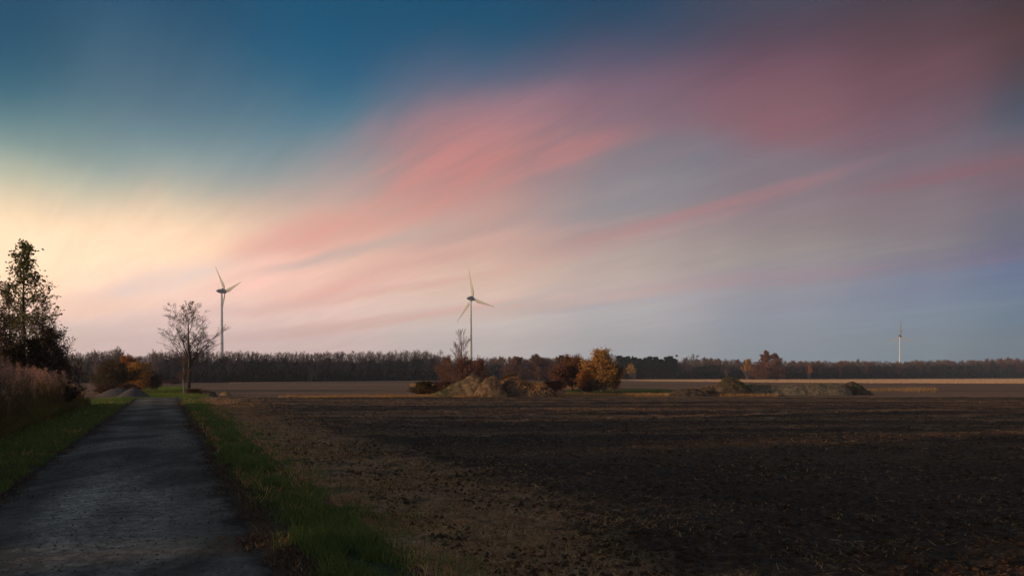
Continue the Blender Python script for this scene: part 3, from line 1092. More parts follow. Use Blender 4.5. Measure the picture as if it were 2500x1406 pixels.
# ---- 2. bare spreading tree beside the end of the lane
D = DD(961)
Pw = P_(4, n=(8, 8, 6, 4, 3), wig=(.045, .11, .15, .2, .2), up=(.02, .045, .03, .02, .0), start=(.30, .22, .2, .2, .2), kids=(3.4, 1.5, 1.35, 1.1, 0),
        ang=(56, 36, 38, 38, 36), ratio=(.58, .47, .5, .5, .5), rr=.62, tap=(.8, .8, .8, .7, .6), rmin=.008, env=lambda f: 1.12 - .62 * f)
segs, tips = tree_geo(167, 9.0, Pw, .20)
H = zat(733, D)
kz = H / segs[:, 5].max()
kx = (124 / F * D) / (np.percentile(segs[:, 3], 99.7) - np.percentile(segs[:, 3], .3))
t = make_tree('bare_tree', segs, M['bark'], M['twig_dark'], (), (gx_at(459, D), D, 0), 0, (kx, kx, kz))
tag(t, 'leafless wide-spreading tree standing alone beside the end of the lane', 'tree')
# its slimmer neighbour: a short leaning stem with rusty twigs
Ps = P_(3, n=(8, 5, 4, 3), start=(.35, .2, .2, .2), kids=(2.2, 1.5, 1.3, 0), ratio=(.30, .5, .5, .5), rmin=.006)
D = DD(963)
segs, tips = tree_geo(9, zat(862, D), Ps, .10)
t = make_tree('bare_tree', segs, M['bark_pale'], M['twig_red'], [(leaves_at(tips, .5, .10, .1, rn), M['leaf_rust'])], (gx_at(450, D), D, 0), 0, .95)
tag(t, 'short pale-stemmed tree close beside the leafless spreading tree', 'tree')

# ---- 3. shrubs and coloured trees
Pshrub = P_(3, n=(5, 5, 4, 3), start=(.05, .1, .2, .2), kids=(6.5, 2.0, 1.5, 0), ang=(42, 36, 36, 36), ratio=(.62, .5, .5, .5), up=(.02, .16, .1, .05),
            wig=(.06, .1, .15, .2), rmin=.008, rr=.6, env=lambda f: 1.12 - .55 * f)
Pbroom = P_(3, n=(6, 6, 4, 3), start=(.05, .1, .2, .2), kids=(6.5, 2.0, 1.4, 0), ang=(30, 24, 24, 24), ratio=(.72, .5, .5, .5), up=(.02, .12, .1, .1),
            wig=(.04, .08, .12, .15), rmin=.008, rr=.6, env=lambda f: 1.1 - .5 * f)


def shrub(px, pyb, ytop, wpx, seed, leafm, per, size, label, cat='shrub', P=Pshrub, name='shrub', twig='twig', r=.05, cond=None, extra=None, D=None):
    D = D or DD(pyb)
    H = zat(ytop, D)
    segs, tips = tree_geo(seed, 3.0, P, r)
    zm = np.percentile(segs[:, 5], 99.8)
    wd = np.percentile(np.abs(segs[:, 3]), 98) * 2
    kz = H / zm
    kx = (wpx / F * D) / wd
    sets = []
    sz = size / ((kx + kz) / 2)
    if per:
        sets.append((leaves_at(tips, per, sz, .10, rn, cond=cond), leafm))
    if extra:
        sets.append((leaves_at(tips, extra[1], sz, .10, rn, cond=extra[2]), extra[0]))
    t = make_tree(name, segs, M['bark_dark'], M[twig], sets, (gx_at(px, D), D, -.02), seed * 1.3, (kx, kx, kz))
    tag(t, label, cat)
    return t


shrub(272, 958, 880, 88, 81, M['leaf_olive'], 3.0, .17, 'broad olive-brown leafy shrub behind the two gravel heaps')
shrub(312, 955, 871, 52, 82, M['leaf_orange'], 3.4, .17, 'round-topped small tree with orange upper leaves behind the gravel heaps', 'tree', name='leafy_tree',
      cond=lambda q: q.z > 2.0, extra=(M['leaf_olive'], 3.0, lambda q: q.z <= 2.0))  # sunlit crown and shaded lower part put into the leaf colour by height
shrub(337, 956, 886, 38, 83, M['leaf_gold'], 3.2, .15, 'narrow pointed amber tree beside the orange-topped one', 'tree', name='leafy_tree', P=Pbroom)
shrub(368, 952, 905, 44, 84, M['leaf_dark'], 2.2, .16, 'dark low shrub where the grassy track begins')
shrub(262, 962, 938, 44, 85, M['leaf_rust'], 3.4, .12, 'low rust-red bush behind the flatter gravel heap', 'bush', name='bush')
shrub(312, 960, 936, 42, 86, M['leaf_rust'], 3.4, .12, 'low rust-red bush below the orange-topped tree', 'bush', name='bush')
shrub(478, 962, 947, 54, 87, M['leaf_rust'], .8, .10, 'low tangle of rusty twigs at the foot of the leafless tree', 'bush', name='bush', twig='twig_red')
shrub(420, 938.5, 926, 60, 88, M['leaf_rust'], .8, .2, 'thin rusty scrub beside the small red hut', 'bush', name='bush', twig='twig_red')

# middle group round the green and brown mounds
PsB = P_(3, n=(12, 7, 4, 3), start=(.12, .2, .2, .2), kids=(2.6, 1.4, 1.2, 0), ang=(34, 22, 24, 24), ratio=(.46, .45, .5, .5), up=(.02, .05, .04, .04),
         wig=(.015, .05, .1, .12), rmin=.007, env=lambda f: 1.15 - .92 * f)
D = 88
segs, tips = tree_geo(91, 6, PsB, .06)
kk = zat(800, D) / segs[:, 5].max()
kx = (62 / F * D) / (np.percentile(segs[:, 3], 99.5) - np.percentile(segs[:, 3], .5))
t = make_tree('bare_tree', segs, M['bark'], M['twig_red'], (), (gx_at(1126, D), D, 0), 0, (kx, kx, kk))
tag(t, 'tall thin leafless sapling in front of the middle turbine tower', 'tree')
shrub(1135, 0, 866, 100, 92, M['leaf_rust'], .35, .14, 'dense russet twiggy bush around the foot of the thin sapling', 'bush', P=Pbroom, name='bush', twig='twig_red', D=87)
shrub(1172, 0, 872, 60, 93, M['leaf_brown'], .5, .14, 'smaller brown twiggy bush below the middle turbine', 'bush', P=Pbroom, name='bush', twig='twig_red', D=92)
shrub(1090, 0, 868, 44, 94, M['leaf_rust'], 1.0, .15, 'thin reddish shrub left of the sapling', twig='twig_red', D=120)
shrub(1078, 0, 930, 60, 95, M['leaf_brown'], 1.5, .14, 'low dark brown bramble left of the green mound', 'bush', name='bush', twig='twig_red', D=84)
shrub(1040, 0, 931, 60, 951, M['leaf_olive'], 2.5, .14, 'low dark green bush beside the pale dead weeds', 'bush', name='bush', D=84)
shrub(1245, 0, 908, 50, 96, M['leaf_rust'], .7, .12, 'thin brown weedy bush on the dark heap right of the tan mound', 'bush', name='bush', D=81)
shrub(1262, 0, 920, 70, 97, M['leaf_rust'], .8, .13, 'low brown bush at the middle of the dark heap', 'bush', name='bush', D=80)
shrub(1312, 0, 934, 56, 98, M['leaf_brown'], 1.2, .12, 'sprawling brown bramble at the right foot of the dark heap', 'bush', name='bush', D=80)
shrub(1470, 0, 852, 76, 101, M['leaf_gold'], 1.7, .20, 'golden-crowned rounded tree standing in front of the wood', 'tree', P=Pbroom, name='golden_tree', D=103,
      cond=lambda q: q.z > .9, extra=(M['leaf_olive'], 1.6, lambda q: q.z <= 1.1))  # gold over olive: lit crown and shaded foot coloured into the leaves
shrub(1398, 0, 866, 62, 102, M['leaf_brown'], 1.3, .17, 'red-brown shrubby tree left of the golden-crowned tree', 'tree', name='brown_tree', twig='twig_red', D=108,
      P=Pbroom, extra=(M['leaf_orange'], .5, lambda q: q.z > 2.7))
shrub(1368, 0, 890, 52, 103, M['leaf_brown'], 1.2, .17, 'dull red shrub at the left of the autumn clump', twig='twig_red', D=106)
shrub(1432, 0, 903, 36, 104, M['leaf_orange'], 2.4, .14, 'small orange-red bush below the golden-crowned tree', 'bush', name='bush', D=99)
shrub(1440, 0, 925, 110, 105, M['leaf_olive'], 1.0, .12, 'low dark undergrowth below the golden-crowned tree', 'bush', name='bush', D=98)
shrub(1350, 0, 926, 56, 106, M['leaf_rust'], 2.2, .13, 'low tawny bush between the dark heap and the autumn clump', 'bush', name='bush', D=95)
shrub(1500, 0, 880, 40, 107, M['leaf_brown'], .8, .17, 'thin brown shrub leaning out right of the golden-crowned tree', twig='twig_red', D=106)

# ---------------------------------------------------------------- the far wood
def base_y(px):
    return float(np.interp(px, [-200, 180, 350, 640, 1050, 1300, 1510, 1850, 2200, 2500, 2800], [935.5, 935.2, 934.6, 932.5, 928.6, 927, 926.4, 926, 924.6, 923.2, 922.8]))


def top_y(px):
    return float(np.interp(px, [-200, 100, 180, 230, 285, 312, 330, 350, 400, 450, 560, 640, 760, 880, 1000, 1052, 1085, 1110, 1160, 1200, 1250, 1400, 1510, 1600, 1700, 1780, 1850, 1960, 2100, 2200, 2290, 2350, 2440, 2500, 2800],
                           [858, 858, 856, 856, 846, 858, 870, 860, 852, 850, 854, 857, 856, 854, 853, 854, 868, 874, 876, 868, 870, 872, 882, 880, 872, 877, 880, 880, 878, 882, 876, 880, 872, 874, 872]))


Pn = P_(3, n=(9, 6, 4, 3), start=(.22, .2, .2, .2), kids=(2.6, 1.8, 1.5, 0), ang=(36, 32, 34, 34), ratio=(.40, .5, .5, .5), up=(.02, .08, .08, .06),
        wig=(.05, .1, .15, .2), rmin=.018, rr=.6, env=lambda f: 1.15 - .5 * f)
Pv = P_(3, n=(8, 6, 4, 3), start=(.30, .2, .2, .2), kids=(3.2, 1.8, 1.5, 0), ang=(46, 36, 36, 34), ratio=(.46, .5, .5, .5), up=(.02, .06, .06, .06),
        wig=(.07, .12, .15, .2), rmin=.018, rr=.6, env=lambda f: 1.2 - .6 * f)
protos = {'bare': [], 'brown': [], 'pale': []}
for i in range(7):
    segs, tips = tree_geo(200 + i, 10, Pn if i % 2 else Pv, .15)
    segs[:, :6] *= 10 / segs[:, 5].max()
    o = make_small_tree('bare_tree', segs, [M['bark'], M['twig']])
    protos['bare'].append(o)
for i in range(4):
    segs, tips = tree_geo(230 + i, 10, Pv, .16)
    k = 10 / segs[:, 5].max()
    segs[:, :6] *= k
    tips = [(q * k, d) for q, d in tips]
    lf = leaves_at(tips, .8, .34, .2, rn)
    protos['brown'].append(make_small_tree('brown_tree', segs, [M['bark_dark'], M['twig_red'], M['leaf_brown']], lf))
for i in range(2):
    segs, tips = tree_geo(250 + i, 10, Pn, .17)
    segs[:, :6] *= 10 / segs[:, 5].max()
    protos['pale'].append(make_small_tree('pale_tree', segs, [M['bark_pale'], M['twig']]))

used = set()


def place(kind, px, D, H, label, cat, group, wx=1.0):
    lst = protos[kind]
    pr = lst[random.randrange(len(lst))]
    if pr.name in used:
        o = pr.copy()
        COL.objects.link(o)
    else:
        o = pr
        used.add(pr.name)
    for k in ('label', 'category', 'group'):
        if k in o:
            del o[k]
    k = H / 10
    o.location = (gx_at(px, D), D, -.1)
    o.rotation_euler = (0, 0, random.uniform(0, 6.28))
    o.scale = (k * wx, k * wx, k)
    tag(o, label, cat, group)
    return o


sections = [
    (-120, 120, 'bare', 'behind the tall poplar and its thicket'), (120, 230, 'bare', 'just right of the poplar thicket'),
    (230, 330, 'bare', 'behind the orange-topped tree'), (330, 420, 'bare', 'above the grassy track and red hut'),
    (420, 545, 'bare', 'behind the lone spreading tree'), (545, 640, 'bare', 'just right of the left turbine tower'),
    (640, 740, 'bare', 'left of the two pale-stemmed trees'), (740, 820, 'bare', 'around the two pale-stemmed trees'),
    (820, 930, 'bare', 'midway between pale-stemmed trees and sapling'), (930, 1092, 'bare', 'left of the russet bush and sapling'),
    (1092, 1200, 'brown', 'behind the russet bush and middle turbine'), (1200, 1345, 'brown', 'behind the dark earth heap'),
    (1345, 1500, 'brown', 'behind the golden and red-brown trees'), (1500, 1655, 'mix', 'under the dark pines'),
    (1655, 1750, 'mix', 'just right of the thin mast'), (1750, 1860, 'mix', 'left of the broad oak'),
    (1900, 2010, 'brown', 'just right of the broad oak'), (2010, 2120, 'brown', 'behind the right half of the rubble bank'),
    (2120, 2195, 'brown', 'just left of the distant turbine'), (2195, 2300, 'brown', 'just right of the distant turbine'),
    (2300, 2420, 'brown', 'well to the right of the distant turbine'), (2420, 2640, 'brown', 'at the far right end of the wood'),
]
words = {'bare': 'leafless tree', 'brown': 'brown-leaved tree', 'pale': 'pale-stemmed leafless tree'}
for (x0, x1, kind, where) in sections:
    px = x0
    while px < x1:
        D = DD(base_y(px)) * random.uniform(1.0, 1.10) + 1.0
        hk = random.uniform(.80, 1.04)
        H = zat(top_y(px), D) * hk
        kd = kind
        if kind == 'mix':
            kd = random.choice(['bare', 'brown', 'bare'])
        elif kind == 'bare' and random.random() < .05:
            kd = 'pale'
        elif kind == 'brown' and random.random() < .25:
            kd = 'bare'
        wx = random.uniform(.55, 1.1)
        size = 'tall ' if hk > .97 else ('low ' if hk < .86 else '')
        form = 'slim ' if wx < .72 else ('broad ' if wx > .95 else '')
        what = (size + form + words[kd])
        place(kd, px, D, H, what + ' in the wood ' + where, 'tree', what + 's in the wood ' + where, wx=wx)
        px += random.uniform(3.8, 7.0) if kind == 'bare' else random.uniform(5.0, 8.5)

# single trees of the wood that stand out
def single(kind, px, ytop, label, wx=1., dk=.985):
    D = DD(base_y(px)) * dk
    return place(kind, px, D, zat(ytop, D), label, 'tree', None, wx)


single('bare', 285, 842, 'broad leafless tree topping the wood above the orange-topped tree', 1.25)
single('bare', 236, 850, 'dark leafless tree of the wood nearest the poplar thicket', 1.)
single('bare', 375, 850, 'greyish broad leafless tree left of the lone spreading tree', 1.2)
single('pale', 762, 880, 'pale-stemmed tree at the wood edge, left of the two', 1.)
single('pale', 772, 884, 'pale-stemmed tree at the wood edge, right of the two', .9)
single('bare', 1690, 862, 'pale airy leafless tree standing above the wood right of the pines', 1.5)
single('bare', 1775, 872, 'lower airy leafless tree halfway between pines and broad oak', 1.5)
single('bare', 1075, 852, 'wispy leafless tree at the end of the tall bare wood', .8)

# broad oak standing clear
Po = P_(4, n=(7, 6, 5, 4, 3), start=(.15, .25, .2, .2, .2), kids=(3.4, 1.8, 1.5, 1.2, 0), ang=(66, 40, 38, 36, 34), ratio=(.62, .5, .5, .5, .5), up=(.02, .05, .05, .05, .03),
        wig=(.05, .14, .18, .2, .2), rmin=.05, rr=.62, env=lambda f: 1.1 - .6 * f)
segs, tips = tree_geo(300, 16, Po, .42)
D = 455
H = zat(855, D)
k = H / segs[:, 5].max()
kx = (62 / F * D) / (np.percentile(np.abs(segs[:, 3]), 98) * 2)
t = make_tree('oak_tree', segs, M['bark_dark'], M['twig_red'], [(leaves_at(tips, .9, .6, .35, rn), M['leaf_brown'])], (gx_at(1878, D), D, -.1), 0, (kx, kx, k))
tag(t, 'broad dark oak with sparse red-brown leaves rising above the wood', 'tree')

shrub(1858, 0, 893, 44, 321, M['leaf_brown'], 2.2, .5, 'rusty bush at the left foot of the broad oak', 'bush', name='bush', twig='twig_red', D=440)
shrub(1895, 0, 897, 50, 322, M['leaf_brown'], 2.2, .5, 'rusty bush at the right foot of the broad oak', 'bush', name='bush', twig='twig_red', D=442)
# two dome-topped brown trees behind the dark heap
for px, ytop, w, sd, lab in ((1318, 866, 62, 311, 'wide dome-topped brown tree above the wood behind the dark heap'),
                             (1258, 871, 50, 312, 'rounded brown tree of the wood left of the wide dome-topped one')):
    D = 330
    segs, tips = tree_geo(sd, 3, Pshrub, .08)
    H = zat(ytop, D)
    kz = H / np.percentile(segs[:, 5], 99.8); kx = (w / F * D) / (np.percentile(np.abs(segs[:, 3]), 98) * 2)
    t = make_tree('brown_tree', segs, M['bark_dark'], M['twig_red'], [(leaves_at(tips, 3, .11, .05, rn), M['leaf_brown'])], (gx_at(px, D), D, -.1), 0, (kx, kx, kz))
    tag(t, lab, 'tree')
# small coloured trees at the wood edge
for px, ytop, w, mt, lab in ((1543, 888, 22, 'leaf_gold', 'small amber tree under the pines'),
                             (1341, 888, 20, 'leaf_rust', 'small russet tree at the wood edge left of the autumn clump'),
                             (1977, 890, 12, 'leaf_orange', 'tiny orange tree at the wood edge right of the broad oak'),
                             (1826, 876, 20, 'leaf_gold', 'dull yellow tree at the wood edge left of the broad oak'),
                             (1227, 888, 18, 'leaf_rust', 'small faded red tree behind the tan mound')):
    D = DD(base_y(px)) * .97
    segs, tips = tree_geo(int(px), 3, Pshrub, .06)
    H = zat(ytop, D)
    kz = H / np.percentile(segs[:, 5], 99.8); kx = (w / F * D) / (np.percentile(np.abs(segs[:, 3]), 98) * 2)
    cz = 1.7
    t = make_tree('small_tree', segs, M['bark'], M['twig'], [(leaves_at(tips, 1.6, .12, .06, rn, cond=lambda q: q.z > cz), M[mt])], (gx_at(px, D), D, -.1), 0, (kx, kx, kz))
    tag(t, lab, 'tree')


# pines
def pine_proto(seed):
    r = np.random.RandomState(seed)
    segs = [(0, 0, -.1, 0, 0, 10, .16, .03)]
    pts, nr = [], []
    z = 3.2
    while z < 9.9:
        f = (z - 3.2) / 6.8
        R = (1.9 * (1 - f) ** .7 + .25) * r.uniform(.75, 1.15)
        for k in range(5):
            a = r.uniform(0, 6.28)
            e = (math.cos(a) * R, math.sin(a) * R, z + .25 * R)
            segs.append((0, 0, z, *e, .04, .015))
            m = 46
            tt = r.uniform(.25, 1.05, m)[:, None]
            p = np.array([0, 0, z]) * (1 - tt) + np.array(e) * tt + r.normal(0, .16, (m, 3))
            pts.append(p)
        z += r.uniform(.32, .5)
    P = np.concatenate(pts)
    n = len(P)
    a = r.normal(0, 1, (n, 3)); a[:, 2] = np.abs(a[:, 2]); a /= np.linalg.norm(a, axis=1, keepdims=True)
    b = np.cross(a, r.normal(0, 1, (n, 3))); b /= np.linalg.norm(b, axis=1, keepdims=True)
    V = np.stack([P - b * .09, P + b * .09, P + a * .42], 1).reshape(-1, 3)
    fN = np.arange(n)[:, None] * 3 + np.array([[0, 1, 2]])
    return np.array(segs), V, fN


pine_list = []
for sd in (1, 2, 3):
    segs, Vn, Fn = pine_proto(sd)
    root = empty('pine_tree')
    tv, tf = tubes(segs[:1], 6)
    mesh_np('trunk', tv, [(tf, 0)], M['bark_dark'], root)
    bv, bf = tubes(segs[1:], 3)
    mesh_np('crown', np.concatenate([bv, Vn]), [(bf, 0), (Fn + len(bv), 1)], [M['bark_dark'], M['pine']], root)
    pine_list.append(root)
pines = [(1371, 868, 'pine left of the red-brown tree, behind the autumn clump'), (1383, 871, 'lower pine close behind the red-brown tree'),
         (1512, 869, 'dark pine directly right of the golden tree'), (1524, 873, 'second pine from the golden tree'),
         (1533, 870, 'third pine from the golden tree, slightly taller'), (1549, 873, 'pine above the small amber tree'),
         (1562, 876, 'lowest pine in the row, right of the amber tree'), (1576, 874, 'pine in the left half of the middle clump'),
         (1587, 871, 'tallest pine of the middle clump'), (1601, 872, 'round-headed pine right of the middle clump'),
         (1614, 877, 'low pine between the two taller clumps'), (1627, 872, 'pine at the left of the last clump'),
         (1637, 870, 'big dark pine next to the last one of the row'), (1645, 876, 'last pine of the row, beside the thin mast')]
for i, (px, ytop, lab) in enumerate(pines):
    pr = pine_list[i % 3]
    o = pr if i < 3 else copy_tree(pr)
    D = DD(base_y(px)) * (.99 if px > 1500 else .9)
    H = zat(ytop, D)
    k = H / 10
    o.location = (gx_at(px, D), D, 0)
    o.rotation_euler = (0, 0, i * 1.3)
    o.scale = (k * 1.6, k * 1.6, k)
    tag(o, lab, 'pine tree', 'dark pines in the far wood')

# dense dark undergrowth and stems inside the wood, one uncountable mass
r = np.random.RandomState(77)
n = 260000
px = r.uniform(-150, 2700, n)
by = np.array([base_y(p) for p in np.linspace(-150, 2700, 400)]); gridp = np.linspace(-150, 2700, 400)
ty = np.array([top_y(p) for p in gridp])
B = np.interp(px, gridp, by); T = np.interp(px, gridp, ty)
D = CH * F / (B - HOR) * r.uniform(1.01, 1.10, n) + 2
X = (px - 1250) / F * D
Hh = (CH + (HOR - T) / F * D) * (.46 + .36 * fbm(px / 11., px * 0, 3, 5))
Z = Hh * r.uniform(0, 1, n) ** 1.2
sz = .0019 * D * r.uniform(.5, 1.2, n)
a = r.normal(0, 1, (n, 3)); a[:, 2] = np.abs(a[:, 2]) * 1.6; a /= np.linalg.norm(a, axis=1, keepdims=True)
b = np.cross(a, r.normal(0, 1, (n, 3))); b /= np.linalg.norm(b, axis=1, keepdims=True)
P = np.stack([X, D, Z], 1)
V = np.stack([P - b * sz[:, None] * .4, P + b * sz[:, None] * .4, P + a * sz[:, None] * 1.6], 1).reshape(-1, 3)
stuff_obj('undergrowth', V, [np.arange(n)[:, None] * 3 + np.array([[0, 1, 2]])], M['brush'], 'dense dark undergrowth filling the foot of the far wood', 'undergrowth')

# the haze of fine bare twigs in the upper half of the wood
n = 150000
px = r.uniform(-150, 2700, n)
B = np.interp(px, gridp, by); T = np.interp(px, gridp, ty)
D = CH * F / (B - HOR) * r.uniform(1.0, 1.10, n) + 1
X = (px - 1250) / F * D
Hh = (CH + (HOR - T) / F * D) * (.80 + .22 * fbm(px / 7., px * 0, 3, 6))
Z = Hh * (.35 + .62 * r.uniform(0, 1, n) ** 1.1)
L_ = (.0035 * D) * r.uniform(.5, 1.1, n)
a = r.normal(0, .45, (n, 3)); a[:, 2] = 1.; a /= np.linalg.norm(a, axis=1, keepdims=True)
b = np.cross(a, r.normal(0, 1, (n, 3))); b /= np.linalg.norm(b, axis=1, keepdims=True)
P = np.stack([X, D, Z], 1)
wd = (.00016 * D)[:, None]
V = np.stack([P - b * wd, P + b * wd, P + a * L_[:, None]], 1).reshape(-1, 3)
stuff_obj('twigs', V, [np.arange(n)[:, None] * 3 + np.array([[0, 1, 2]])], M['twig_mass'], 'fine bare twigs massed in the upper half of the wood', 'twigs')

# ---------------------------------------------------------------- wind turbines
def blade_geo(L=35.):
    st, V, Fc = 14, [], []
    m = 12
    for i in range(st):
        f = i / (st - 1)
        r = .9 + f * (L - .9)
        if f < .05:
            c, th = 1.5, 1.3
        else:
            c = (1.5 + 2.5 * math.sin(min(1, (f - .02) / .18) * math.pi / 2)) * (1 - .84 * max(0, (f - .18) / .82) ** .85)
            th = c * (.42 - .28 * min(1, f / .4))
        c = max(c, .35); th = max(th, .06)
        tw = math.radians(16 * (1 - f) ** 2)
        for k in range(m):
            a = 2 * math.pi * k / m
            x = c * (.5 * math.cos(a) + .18 * (1 if f > .05 else 0) * min(1, f * 5))
            y = th * .5 * math.sin(a) * (1 - .35 * math.cos(a))
            V.append((x * math.cos(tw) - y * math.sin(tw), x * math.sin(tw) + y * math.cos(tw), r))
    for i in range(st - 1):
        for k in range(m):
            k2 = (k + 1) % m
            Fc.append((i * m + k, i * m + k2, (i + 1) * m + k2, (i + 1) * m + k))
    V.append((V[-1][0], 0, L + .15))
    tip = len(V) - 1
    tri = [((st - 1) * m + k, (st - 1) * m + (k + 1) % m, tip) for k in range(m)]
    return np.array(V), np.array(Fc), np.array(tri)


TH = 85.0
root0 = empty('wind_turbine')
prof = [(2.9, -.2)]
nseg = 22
for i in range(nseg + 1):
    z = i * (TH - 2) / nseg
    rr = 1.0 + 1.35 * (1 - z / (TH - 2)) ** 1.15
    prof += [(rr, max(0, z - .12)), (rr + .05, z), (rr, z + .12)]
tv, tf = lathe(prof, 28)
mesh_np('tower', tv, [(tf, 0)], M['tower'], root0, smooth=True)
# egg-shaped nacelle along +Y (rotor end) / -Y (tail)
prof = [(.05, -5.6), (.45, -5.3), (1.05, -4.4), (1.6, -3.1), (2.0, -1.6), (2.2, 0), (2.15, 1.3), (1.95, 2.0), (1.9, 2.25)]
nv, nf = lathe(prof, 20, 'Y')
nac = mesh_np('nacelle', nv, [(nf, 0)], M['nacelle'], root0, smooth=True, loc=(0, 0, TH))
cv, cf = box(-.9, .9, .2, 1.9, 1.7, 2.75)
mesh_np('cooler', cv, [(cf, 0)], M['dark_metal'], nac)
sv, sf = tubes(np.array([(0, -2.6, 1.6, 0, -2.6, 3.0, .08, .08), (-.5, -2.6, 2.9, .5, -2.6, 2.9, .07, .07)]), 6)
bv, bf = box(-.55, -.25, -2.8, -2.4, 2.85, 3.3)
VV, GG = join((sv, sf), (bv, bf))
mesh_np('weather_mast', VV, [(g, 0) for g in GG], M['dark_metal'], nac)
for k in range(3):
    vv, vf = box(-2.28, -2.02, -2.4 + k * .95, -1.85 + k * .95, -.35, .25)
    mesh_np('vent', vv, [(vf, 0)], M['dark_metal'], nac)
prof = [(1.9, 2.3), (2.0, 2.9), (1.9, 3.7), (1.45, 4.6), (.8, 5.15), (.05, 5.35)]
hv, hf = lathe(prof, 20, 'Y')
mesh_np('hub', hv, [(hf, 0)], M['nacelle'], root0, smooth=True, loc=(0, 0, TH))
BV, BF, BT = blade_geo()
bl = []
for k in range(3):
    b = mesh_np('blade', BV, [(BF, 0), (BT, 0)], M['blade'], root0, smooth=True, loc=(0, 3.4, TH))
    if k:
        b.data = bl[0].data
    bl.append(b)


def turbine(px, yhub, theta, label, first=False, pitch=0.):
    D = (TH - CH) * F / (HOR - yhub)
    o = root0 if first else copy_tree(root0)
    o.location = (gx_at(px, D), D, 0)
    o.rotation_euler = (0, 0, math.radians(-45))
    bs = [c for c in o.children if c.name.startswith('blade')]
    for k, b in enumerate(bs):
        b.rotation_euler = (Matrix.Rotation(math.radians(theta + 120 * k), 3, 'Y') @ Matrix.Rotation(math.radians(pitch), 3, 'Z')).to_euler()
    tag(o, label, 'wind turbine', 'three-bladed wind turbines behind the wood')
    return o


turbine(541, 711, -40, 'nearest-looking wind turbine, tower rising beside the lone leafless tree', True)
turbine(1149, 729, -12, 'middle wind turbine, tower rising behind the russet bush and sapling')
turbine(2197, 820, 0, 'small distant wind turbine above the wood far on the right', pitch=38.)

# thin mast with flat head behind the last pine, and a fainter one
def mast(px, ytop, D, w, label):
    H = zat(ytop, D)
    X = gx_at(px, D)
    o = empty('mast', (X, D, 0))
    pv, pf = tubes(np.array([(0, 0, 0, 0, 0, H - .5, .32, .22)]), 8)
    mesh_np('pole', pv, [(pf, 0)], M['tower'], o)
    hw = w / F * D / 2
    hv, hf = lathe([(.3, H - 2.6), (hw * .55, H - 2.4), (hw, H - 1.3), (hw * .8, H - .5), (.3, H)], 14)
    mesh_np('head', hv, [(hf, 0)], M['dark_metal'], o, smooth=True)
    tag(o, label, 'mast')


mast(1652, 865.5, 800, 7, 'thin tall mast with a flat dark head beside the last pine')
mast(1544, 868.5, 900, 5, 'smaller mast head just showing above the pines')

# ---------------------------------------------------------------- mounds and heaps
def mound(name, px0, px1, D, ytop, seed, mats_, label, cat, rough=.2, depth=None, peaks=None, tuft=None, power=1.3, n=56):
    X0, X1 = gx_at(px0, D), gx_at(px1, D)
    W_, H = X1 - X0, zat(ytop, D)
    dp = depth or W_ * .6
    a = np.linspace(-1, 1, n); b = np.linspace(-1, 1, n)
    A, B = np.meshgrid(a, b, indexing='ij')
    peaks = peaks or [(0, 0, 1, 1)]
    Z = np.zeros_like(A)
    for (cx_, cy_, h, w) in peaks:
        rr = np.sqrt(((A - cx_) / w) ** 2 + ((B - cy_) / max(w, .7)) ** 2)
        Z = np.maximum(Z, h * np.clip(1 - rr ** 1.7, 0, 1) ** (power * 1.15))
    nz = fbm(A * 3 + seed, B * 3, 4, seed) - .5
    n2 = fbm(A * 9 + seed, B * 9, 3, seed + 5) - .5
    edge = np.clip(1 - np.maximum(np.abs(A), np.abs(B)), 0, .15) / .15
    Z = Z * (1 + rough * 2.4 * nz) + rough * (n2 * .45) * edge * np.clip(Z * 4, 0, 1)
    Z = np.clip(Z / Z.max(), -.02, 1) * H
    Z = np.where(edge <= 0, -.05, Z)
    V = np.stack([A * W_ / 2, B * dp / 2, Z], -1).reshape(-1, 3)
    i = np.arange(n - 1)[:, None] * n + np.arange(n - 1)[None, :]
    Fq = np.stack([i, i + n, i + n + 1, i + 1], -1).reshape(-1, 4)
    o = mesh_np(name, V, [(Fq, 0)], mats_, smooth=True, loc=((X0 + X1) / 2, D, -.03))
    tag(o, label, cat)
    if tuft:
        for (m, cnt, h, lo, hi, w) in tuft:
            r = np.random.RandomState(seed)
            k = r.randint(0, len(V), cnt)
            k = k[(V[k, 2] > .04) & (V[k, 0] / (W_ / 2) > lo) & (V[k, 0] / (W_ / 2) < hi)]
            k = k[fbm(V[k, 0] * .9, V[k, 1] * 2, 3, seed + int(100 * h)) > .46]
            P = V[k] + r.normal(0, .05, (len(k), 3)) * np.array([1, 1, .3])
            bv, bf = blades(P, h * r.uniform(.4, 1.2, len(k)), np.full(len(k), w), r.uniform(.3, 1.3, len(k)), r)
            g = mesh_np('weeds', bv, [(f, 0) for f in bf], m, o)
            g['kind'] = 'stuff'
    return o


M['dirt'] = mat('dirt', [(.055, .036, .020), (.15, .094, .050), (.28, .175, .09)], 1.6, bump=1., bscale=5)
M['dirt_dark'] = mat('dirt_dark', [(.030, .022, .016), (.075, .052, .036), (.13, .09, .06)], 1.4, bump=1., bscale=5)
M['gravel_heap'] = mat('gravel_heap', [(.055, .045, .040), (.10, .082, .072), (.15, .125, .11)], 7, bump=.8, bscale=30)
M['rubble'] = mat('rubble', [(.065, .053, .036), (.145, .115, .078), (.25, .195, .13)], 3.5, bump=1., bscale=9)
M['grass_mound'] = mat('grass_mound', [(.06, .09, .018), (.13, .15, .032), (.26, .21, .06)], .8, island=.5, trans=.2)
M['weed_tan'] = mat('weed_tan', [(.14, .085, .035), (.28, .165, .075), (.40, .25, .115)], .8, island=.5, trans=.2)

